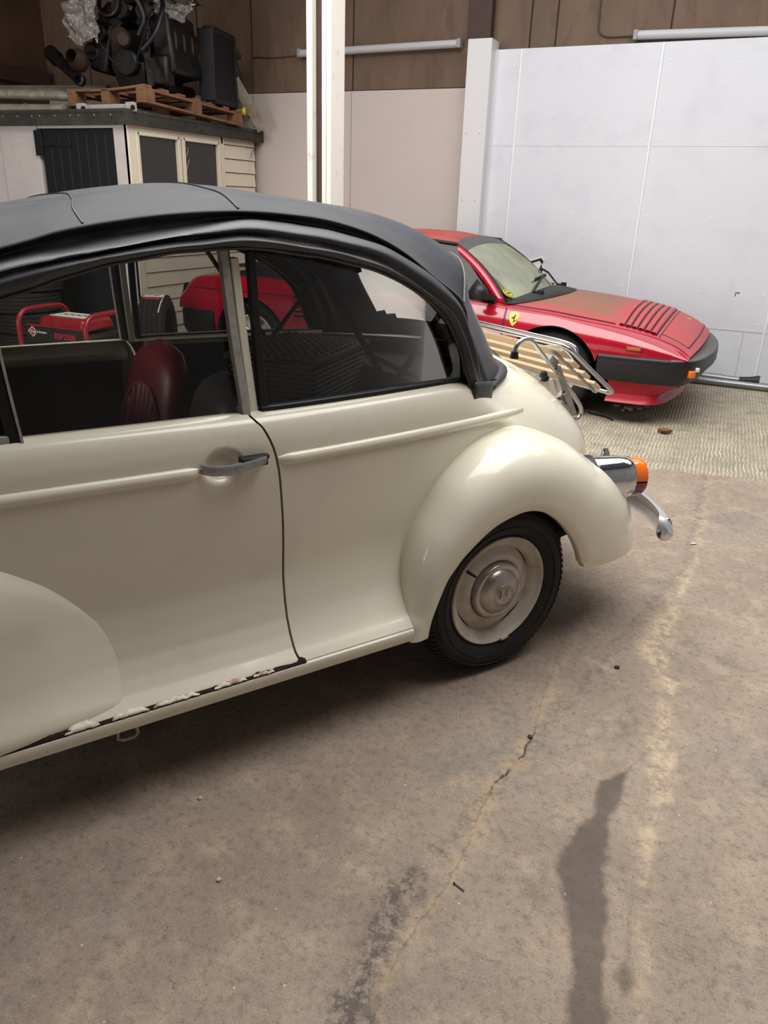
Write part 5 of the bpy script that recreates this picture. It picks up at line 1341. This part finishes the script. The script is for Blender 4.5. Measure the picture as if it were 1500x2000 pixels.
# pallet
pal = empty('wooden_pallet', (-5.12, 4.62, RZ+.045)); pal.rotation_euler = (R(-2.6), R(-1.2), 0); tag(pal, 'rough wooden pallet on the shed roof carrying the old engine', 'pallet')
PW, PD = .92, 1.50
for k in range(7):
    y = -PD/2+.05+(PD-.1)*k/6; b = MB(); rows_ = []
    for q in range(13):
        x = -PW/2+PW*q/12; sag = -.018*math.sin(math.pi*q/12)*(1 if k == 0 else .3)
        rows_.append([Vector((x, y-.05, .125+sag)), Vector((x, y+.05, .125+sag)), Vector((x, y+.05, .145+sag)), Vector((x, y-.05, .145+sag))])
    b.grid(rows_, closed=True); b.add(rows_[0], [(0,1,2,3)]); b.add(rows_[-1], [(3,2,1,0)]); b.build('deck_board', PALLETW, pal, smoothed=False)
for sx in (-.41, 0, .41):
    b = MB(); b.box((sx, 0, .112), (.10, PD, .022)); b.build('stringer_board', PALLETW, pal, bevel=.002)
    b = MB(); b.box((sx, 0, .010), (.10, PD, .020)); b.build('bottom_board', PALLETW, pal, bevel=.002)
    for y in (-.68, 0, .68):
        b = MB(); b.box((sx, y, .061), (.10, .135, .082)); b.build('block', PALLETW, pal, bevel=.003)
# engine, built around its crank axis (local x towards the viewer's left front)
en = empty('old_engine', (-5.14, 4.46, RZ+.25), R(8)); tag(en, 'grimy black stored car engine with pulleys and hoses on the wooden pallet', 'engine')
def ep(o, n, m, **k): return o.build(n, m, en, **k)
b = MB(); b.box((0,.10,.30), (.42,.66,.36)); b.box((0,.08,.10), (.30,.60,.22), taper=1.25); ep(b, 'engine_block', ENG, bevel=.02)
b = MB(); b.box((-.30,-.02,.34), (.20,.46,.42), Matrix.Rotation(R(14),3,'Y')); b.tube([(-.40,-.26,.30),(-.40,.20,.30)], .09, 16); ep(b, 'ancillary_case', ENG, bevel=.03)
b = MB(); b.box((.34,.02,.36), (.20,.50,.50), Matrix.Rotation(R(-8),3,'Y')); b.box((.30,-.22,.14), (.24,.14,.26)); ep(b, 'side_cover', ENG, bevel=.03)
b = MB(); b.lathe([(0,0),(.13,0),(.17,-.02),(.18,.0),(.18,.10),(0,.12)], 30, Matrix.Translation((-.02,.05,.84)) @ Matrix.Rotation(R(12),4,'X')); ep(b, 'air_cleaner', ENG)
b = MB(); b.box((.05,.18,.03), (.5,.5,.10)); ep(b, 'sump', ENG, bevel=.03)
for sx, rz in ((-1, 38), (1, -38)):
    b = MB(); M3 = Matrix.Rotation(R(-rz), 3, 'Y'); b.box((sx*.20,.10,.55), (.20,.62,.20), M3); b.box((sx*.26,.10,.64), (.17,.58,.07), M3); ep(b, 'cylinder_head', ENG2, bevel=.015)
    b = MB()
    for k in range(4):
        y = -.12+.15*k; b.tube(spline([(sx*.30,y,.50),(sx*.40,y,.48),(sx*.43,y-.02,.36),(sx*.40,y-.05,.24)], 5), .022, 8)
    ep(b, 'exhaust_manifold', RUSTY)
b = MB()
for k in range(4): b.tube(spline([(-.12,-.1+.15*k,.62),(-.05,-.1+.15*k,.74),(.06,-.1+.15*k,.74),(.12,-.1+.15*k,.62)], 5), .03, 8)
b.box((0,.12,.74), (.14,.55,.08)); ep(b, 'intake_manifold', ENG2, bevel=.01)
MX = lambda x, y, z, ax='X', a=90: Matrix.Translation((x, y, z)) @ Matrix.Rotation(R(a), 4, ax)
def pulley(x, z, r, y=-.30, m=ENG, n='pulley'):
    b = MB(); b.lathe([(0,.0),(.02,.0),(.025,-.02),(r*.55,-.02),(r*.62,.0),(r*.86,.0),(r,.012),(r*.93,.02),(r*.93,.03),(r,.04),(r*.9,.05),(0,.05)], 36, MX(x, y, z)); return ep(b, n, m, angle=40)
pulley(.02,.20,.115); pulley(.0,.62,.085); pulley(-.24,.44,.07); pulley(.24,.60,.075)
b = MB(); b.tube([(-.26+.36*t_,-.325,.36+.29*t_) for t_ in (0,1)], .008, 6); b.tube([(-.31,-.325,.44),(-.10,-.325,.17)], .008, 6); b.tube([(.13,-.325,.22),(.31,-.325,.58)], .008, 6); b.tube([(.08,-.325,.68),(.23,-.325,.67)], .008, 6); ep(b, 'drive_belt', HOSE)
b = MB(); b.lathe([(.072,-.02),(.088,-.03),(.096,.0),(.092,.05),(.07,.09),(.06,.12)], 36, MX(-.42,-.42,.20,'X',78)); ep(b, 'rusty_flange', RUSTY)
b = MB(); b.lathe([(.10,-.015),(.118,-.02),(.122,.0),(.115,.03),(.10,.035),(.10,-.015)], 40, MX(-.08,-.36,.66,'X',84)); ep(b, 'fan_ring', ENG)
b = MB(); b.tube([(-.02,-.34,.40),(.05,-.42,.37)], .085, 18); b.tube([(.05,-.42,.37),(.10,-.47,.36)], [.085,.05], 18); ep(b, 'water_pump', RUSTY)
b = MB(); b.tube([(-.72,-.36,.24),(-.42,-.46,.05)], .052, 16); b.tube([(-.80,-.33,.29),(-.70,-.365,.225)], .068, 16); b.lathe([(.03,-.02),(.05,-.02),(.052,.02),(.035,.03)], 20, MX(-.36,-.52,.03,'X',80)); ep(b, 'starter_motor', ENG)
for pth, r_ in (([(-.25,-.20,.78),(-.1,-.36,.86),(.14,-.42,.78),(.26,-.36,.56),(.2,-.38,.40)], .022), ([(.30,-.1,.72),(.42,-.30,.62),(.40,-.40,.42),(.26,-.42,.28)], .022), ([(-.1,-.25,.88),(.05,-.38,.76),(.18,-.36,.70),(.33,-.22,.72)], .016), ([(-.3,0,.80),(-.05,-.2,.92),(.25,-.2,.86),(.38,.0,.72)], .014)):
    b = MB(); b.tube(spline(pth, 6), r_, 10); ep(b, 'hose', HOSE)
b = MB(); b.tube([(.16,-.34,.72),(.24,-.40,.73)], .03, 14); b.tube([(.18,-.36,.735),(.22,-.39,.735)], .034, 14); ep(b, 'hose_clip', CHROME)
b = MB(); b.lathe([(.0,.07),(.03,.07),(.06,.06),(.075,.035),(.078,-.03),(.06,-.05),(.0,-.05)], 24, MX(.30,-.30,.86)); ep(b, 'alternator', ENG2)
b = MB(); b.lathe([(.0,.0),(.05,.0),(.06,-.01),(.08,-.012),(.09,.0),(.092,.05),(.0,.06)], 32, MX(-.20,-.30,.92)); ep(b, 'fan_hub', ENG)
b = MB(); b.bar((.25,-.35,.32),(.38,-.52,-.02),.05,.02); ep(b, 'engine_strap', ENG2)
b = MB(); b.box((0,.47,.34), (.34,.12,.38), taper=.8); ep(b, 'bell_housing', ENG, bevel=.02)
# radiator standing at the pallet's right end
ra = empty('radiator', (-4.72, 5.10, RZ+.185), R(12)); tag(ra, 'tall black car radiator standing at the right end of the pallet', 'radiator')
b = MB(); b.box((0,0,.33), (.09,.50,.56)); b.build('radiator_core', mat('radiator_core', (26,26,28), .6, metal=.4, bump=.6, bscale=300), ra)
for zz in (.635,.03):
    b = MB(); b.box((0,0,zz), (.12,.52,.06)); b.build('radiator_tank', BLACK, ra, bevel=.012)
for yy in (-.27,.27):
    b = MB(); b.box((-.02,yy,.33), (.16,.03,.62)); b.build('side_frame', BLACK, ra, bevel=.006)
b = MB(); b.box((-.085,-.17,.30), (.02,.16,.40)); b.build('cover_plate', RUSTY, ra, bevel=.005)
b = MB(); b.box((.04,.33,.50), (.05,.14,.05)); b.tube([(.04,.33,.525),(.04,.33,.56)], [.022,.03], 12); b.build('filler_neck', RUSTY, ra, bevel=.004)
# tie rope
b = MB(); b.tube([(-4.70,5.34,RZ+.70),(-4.72,5.62,RZ+.02)], .006, 6); o = b.build('tie_rope', BLACK); tag(o, 'thin dark tie rope from the radiator down to the shed roof', 'rope')
# clear bubble wrap over the engine
def sheet(c, w_, h_, top_, seed, name, label, fold=.10):
    b = MB(); rows_ = []; nu, nv = 60, 60
    for i in range(nu+1):
        u = i/nu; row = []
        for j in range(nv+1):
            v = j/nv; q = Vector((u*2.2, v*2.0, seed))
            x = (u-.5)*w_*(1-.25*v)+.05*mnoise.noise(q*1.3+Vector((3,0,0)))
            y = -top_*math.sin(min(1, v*1.6)*math.pi/2)+fold*mnoise.noise(q*1.6)+.05*mnoise.noise(q*4)+.018*mnoise.noise(q*11)
            z = -h_*max(0, v-.18)*(1+.25*mnoise.noise(Vector((u*3, seed, 0))))+.04*mnoise.noise(q*2.3)
            d_ = .004*max(0, math.cos(u*w_/.022*math.pi))*max(0, math.cos(v*h_*1.3/.022*math.pi))
            row.append(Vector((x, y-d_, z+.3*d_)))
        rows_.append(row)
    b.grid(rows_); o = b.build(name, WRAP, angle=80, recalc=False); o.location = c; tag(o, label, 'bubble wrap'); return o
sheet((-5.46, 4.10, 3.08), .36, .42, .16, 2.1, 'bubble_wrap', 'crumpled clear bubble wrap hanging over the left side of the engine').rotation_euler = (0,0,R(20))
sheet((-4.80, 4.55, 3.10), .46, .20, .22, 6.3, 'bubble_wrap', 'crumpled clear bubble wrap lying over the top right of the engine').rotation_euler = (0,0,R(25))

# yellow capped bottle, offcuts and the stack of tubes on the roof
bt = empty('bottle', (-4.72, 5.43, RZ+.17)); tag(bt, 'dark bottle with a yellow cap lying at the right end of the pallet', 'bottle')
b = MB(); b.tube([(-.12,-.06,0),(.0,0,0),(.02,.01,0)], [.05,.05,.035], 16); b.build('bottle_body', mat('bottle_brown', (70,60,30), .3), bt)
b = MB(); b.tube([(.02,.01,0),(.045,.022,0)], .04, 16); b.build('cap', mat('cap_yellow', (216,200,30), .4), bt)
for k, (x, lab) in enumerate(((0, 'tall grey board offcut leaning behind the pallet, left of two'), (.15, 'shorter grey board offcut leaning behind the pallet, right of two'))):
    b = MB(); b.bar((-4.90+x, 5.32+.05*k, RZ+.52-.06*k), (-4.74+x, 5.62+.02*k, RZ+.01), .11, .022, (0,-1,.4)); o = b.build('board_offcut', OLDPIPE, bevel=.002); tag(o, lab, 'board')
labs = ['lowest weathered tube on the shed roof, in front of the stack', 'front tube of the upper pair on the shed roof with an open rusty end', 'middle weathered tube of the stack on the shed roof', 'rearmost weathered tube of the stack on the shed roof']
for k, (y, z, r_, x0) in enumerate(((3.82,.045,.04,-7.2),(4.02,.175,.045,-6.50),(4.20,.215,.055,-7.3),(4.42,.27,.05,-7.3))):
    b = MB(); b.tube([(x0, y-.1, RZ+z+.02), (-5.62, y+.05, RZ+z-.015*k*0)], r_, 18, cap=(k != 1)); 
    if k == 1: b.lathe([(r_,0),(r_*.72,.0),(r_*.70,.12)], 18, Matrix.Translation((x0, y-.1, RZ+z+.02)) @ Vector((1,0,0)).to_track_quat('Z','Y').to_matrix().to_4x4())
    o = b.build('weathered_tube', OLDPIPE); tag(o, labs[k], 'tube')
for k, (x, lab) in enumerate(((-6.28, 'left folded metal bracket propping the tubes on the shed roof'), (-5.74, 'right folded metal bracket propping the tubes on the shed roof'))):
    b = MB(); b.prism([(-.10,0),(.10,0),(.10,.10),(.04,.115),(-.02,.10)], lambda u, v, x=x: Vector((x+u, 3.96, RZ+v)), lambda u, v, x=x: Vector((x+u, 4.5, RZ+v))); o = b.build('tube_support', OLDPIPE, smoothed=False); tag(o, lab, 'bracket')

# ================================================================== BEHIND THE CAR: generator, tyres
ge = empty('generator', (-4.42, 2.55, 0), R(2)); tag(ge, 'red and black portable generator with red tube frame, seen through the driver window', 'generator')
GZ = .56
def loop(y0):
    b = MB(); return b
for sx in (-1, 1):
    b = MB(); x = sx*.345
    pth = [(x, -.26, .06), (x, -.27, GZ-.16), (x, -.26, GZ-.06), (x, -.21, GZ-.005), (x, -.13, GZ+.01), (x, .13, GZ+.01), (x, .21, GZ-.005), (x, .26, GZ-.06), (x, .27, GZ-.16), (x, .26, .06)]
    b.tube(spline(pth, 5), .021, 14); b.build('frame_tube', GENRED, ge)
for y in (-.26, .26):
    b = MB(); b.tube([(-.345, y, .10), (.345, y, .10)], .018, 12); b.build('cross_tube', GENRED, ge)
b = MB(); b.box((0, 0, .475), (.50, .36, .10), taper=.9); b.build('fuel_tank', GENRED, ge, bevel=.03)
b = MB(); b.box((0,.02,.25), (.56,.40,.32)); b.build('engine_body', GENBLK, ge, bevel=.03)
b = MB(); b.box((0,-.225,.395), (.62,.03,.12)); pn = b.build('control_panel', GENBLK, ge, bevel=.005)
b = MB(); b.box((0,-.222,.458), (.63,.045,.008)); b.build('panel_lip', GENRED, ge, bevel=.002)
MF = lambda x, z: Matrix.Translation((x, -.2415, z)) @ Matrix.Rotation(R(90), 4, 'X')
b = MB()
for s0, mi in ((.044, 0), (.034, 1)): b.prism([(-s0*1.15,0),(0,-s0),(s0*1.15,0),(0,s0)], lambda u, v: Vector((-.235+u,-.239,.41+v)), lambda u, v, e=.0015*mi: Vector((-.235+u,-.2412-e,.41+v)), mi)
b.build('diamond_emblem', [WHITEINK, REDINK], pn, smoothed=False)
b = MB(); b.box((-.185,-.2435,.41), (.10,.001,.022)); b.build('emblem_band', BLKINK, pn, smoothed=False)
lettering('lettering', 'Briggs & Stratton', .024, MF(-.168, .411) @ Matrix.Translation((0,0,.003)), WHITEINK, pn, .0008, .0006)
lettering('lettering', 'ESP2500', .062, MF(.10, .391), REDINK, pn, .001, .0012)
b = MB(); b.box((0,0,.528), (.36,.20,.003)); pp = b.build('paper_label', PAPER, ge, smoothed=False)
b = MB()
for k in range(4): b.tube(spline([(-.12+.07*k,-.05,.5302),(-.11+.07*k,.03,.5302),(-.09+.07*k,-.03,.5302),(-.07+.07*k,.04,.5302)], 4), .0022, 5)
b.build('scribble', GREYINK, pp)
def tyre_thing(name, loc, rot, label, R_=.325, W_=.21, group=None, m=TYRE, ribs=True):
    b = MB(); w = W_/2
    prof = [(R_*.62,-w*.8),(R_*.66,-w*.92),(R_*.78,-w),(R_*.90,-w*.95),(R_*.96,-w*.82)]
    for k in range(5):
        z = lerp(-w*.74, w*.74, k/4); prof += [(R_*.995, z-.012),(R_, z-.010),(R_, z+.010),(R_*.995, z+.012),(R_*.978, z+.014)]
    prof += [(R_*.96,w*.82),(R_*.90,w*.95),(R_*.78,w),(R_*.66,w*.92),(R_*.62,w*.8),(R_*.66,w*.7),(R_*.9,w*.6),(R_*.9,-w*.6),(R_*.66,-w*.7),(R_*.62,-w*.8)]
    b.lathe(prof, 64); o = b.build(name, m, angle=35); o.location = loc; o.rotation_euler = rot; tag(o, label, 'tyre', group); return o
TY2 = mat('old_tyre', (30,28,27), .85, var=.3, vscale=20, dirt=(62,54,48), dscale=7, damt=.5)
labs = ['lowest tyre of the stack beside the generator', 'second tyre from the floor in the stack beside the generator', 'third tyre up in the stack behind the generator', 'fourth tyre up in the stack behind the generator', 'topmost tyre of the stack by the shed door']
for k in range(5):
    tyre_thing('tyre', (-5.78+.03*math.sin(k*2.1), 3.28+.03*math.cos(k*1.7), .096+.1915*k), (0, 0, k), labs[k], .335-.012*(k % 2), .19, 'tyres stacked behind the generator', TY2)
tu = tyre_thing('tyre', (-4.16, 3.22, .325), (R(90), 0, R(118)), 'upright black tyre with a white label across its tread', .325, .24)
b = MB(); 
def onT(a, u, o=.0015): return Vector(((.325+o)*math.cos(a), (.325+o)*math.sin(a), u))
b.grid([[onT(R(80+a), u) for u in (-.09,-.03,.03,.09)] for a in range(0, 26, 3)], mi=0); b.grid([[onT(R(106+a), u) for u in (-.09,0,.09)] for a in range(0, 8, 2)], mi=1); lb = b.build('paper_label', [PAPER, REDINK], tu, solid=.001)
b = MB(); b.grid([[onT(R(88+a), u, .003) for u in (-.05,-.03)] for a in range(0, 7, 2)]); b.grid([[onT(R(96+a), u, .003) for u in (.0,.05)] for a in range(0, 4, 1)]); b.build('print', GREYINK, lb)
b = MB(); b.grid([[onT(R(104+a), u, .001) for u in (.095-a*.0005,.085-a*.0005)] for a in range(0, 40, 4)]); b.build('chalk_stripe', PAPER, tu)

# ================================================================== LIGHT
wd = bpy.data.worlds.new('sky'); sc.world = wd; wd.use_nodes = True
bg = wd.node_tree.nodes['Background']; bg.inputs[0].default_value = (.92, .95, 1.0, 1); bg.inputs[1].default_value = .05
def area(name, loc, rot, sx, sy, power, col=(1,1,1)):
    L_ = bpy.data.lights.new(name, 'AREA'); L_.shape = 'RECTANGLE'; L_.size = sx; L_.size_y = sy; L_.energy = power; L_.color = col
    o = bpy.data.objects.new(name, L_); COL.objects.link(o); o.location = loc; o.rotation_euler = rot; return o
area('roof_light', (-.9, .95, H+.08), (0,0,0), 6.0, 3.3, 345, (1, .985, .96))
area('roof_light', (.3, 4.0, H+.08), (0,0,0), 6.4, 2.4, 86, (.95,.97,1))
area('front_left_fill', (-5.2, -5.0, 1.6), (R(94), 0, R(-4)), 3.6, 2.8, 190, (.97,.98,1))  # added fill to brighten the shed front and back wall; no doorway modelled
vs = sc.view_settings; sc.display_settings.display_device = 'sRGB'; vs.view_transform = 'Standard'; vs.look = 'None'; vs.gamma = 1; vs.use_curve_mapping = False; vs.exposure = .27
sc.cycles.use_denoising = True; sc.cycles.max_bounces = 8; sc.cycles.transparent_max_bounces = 16
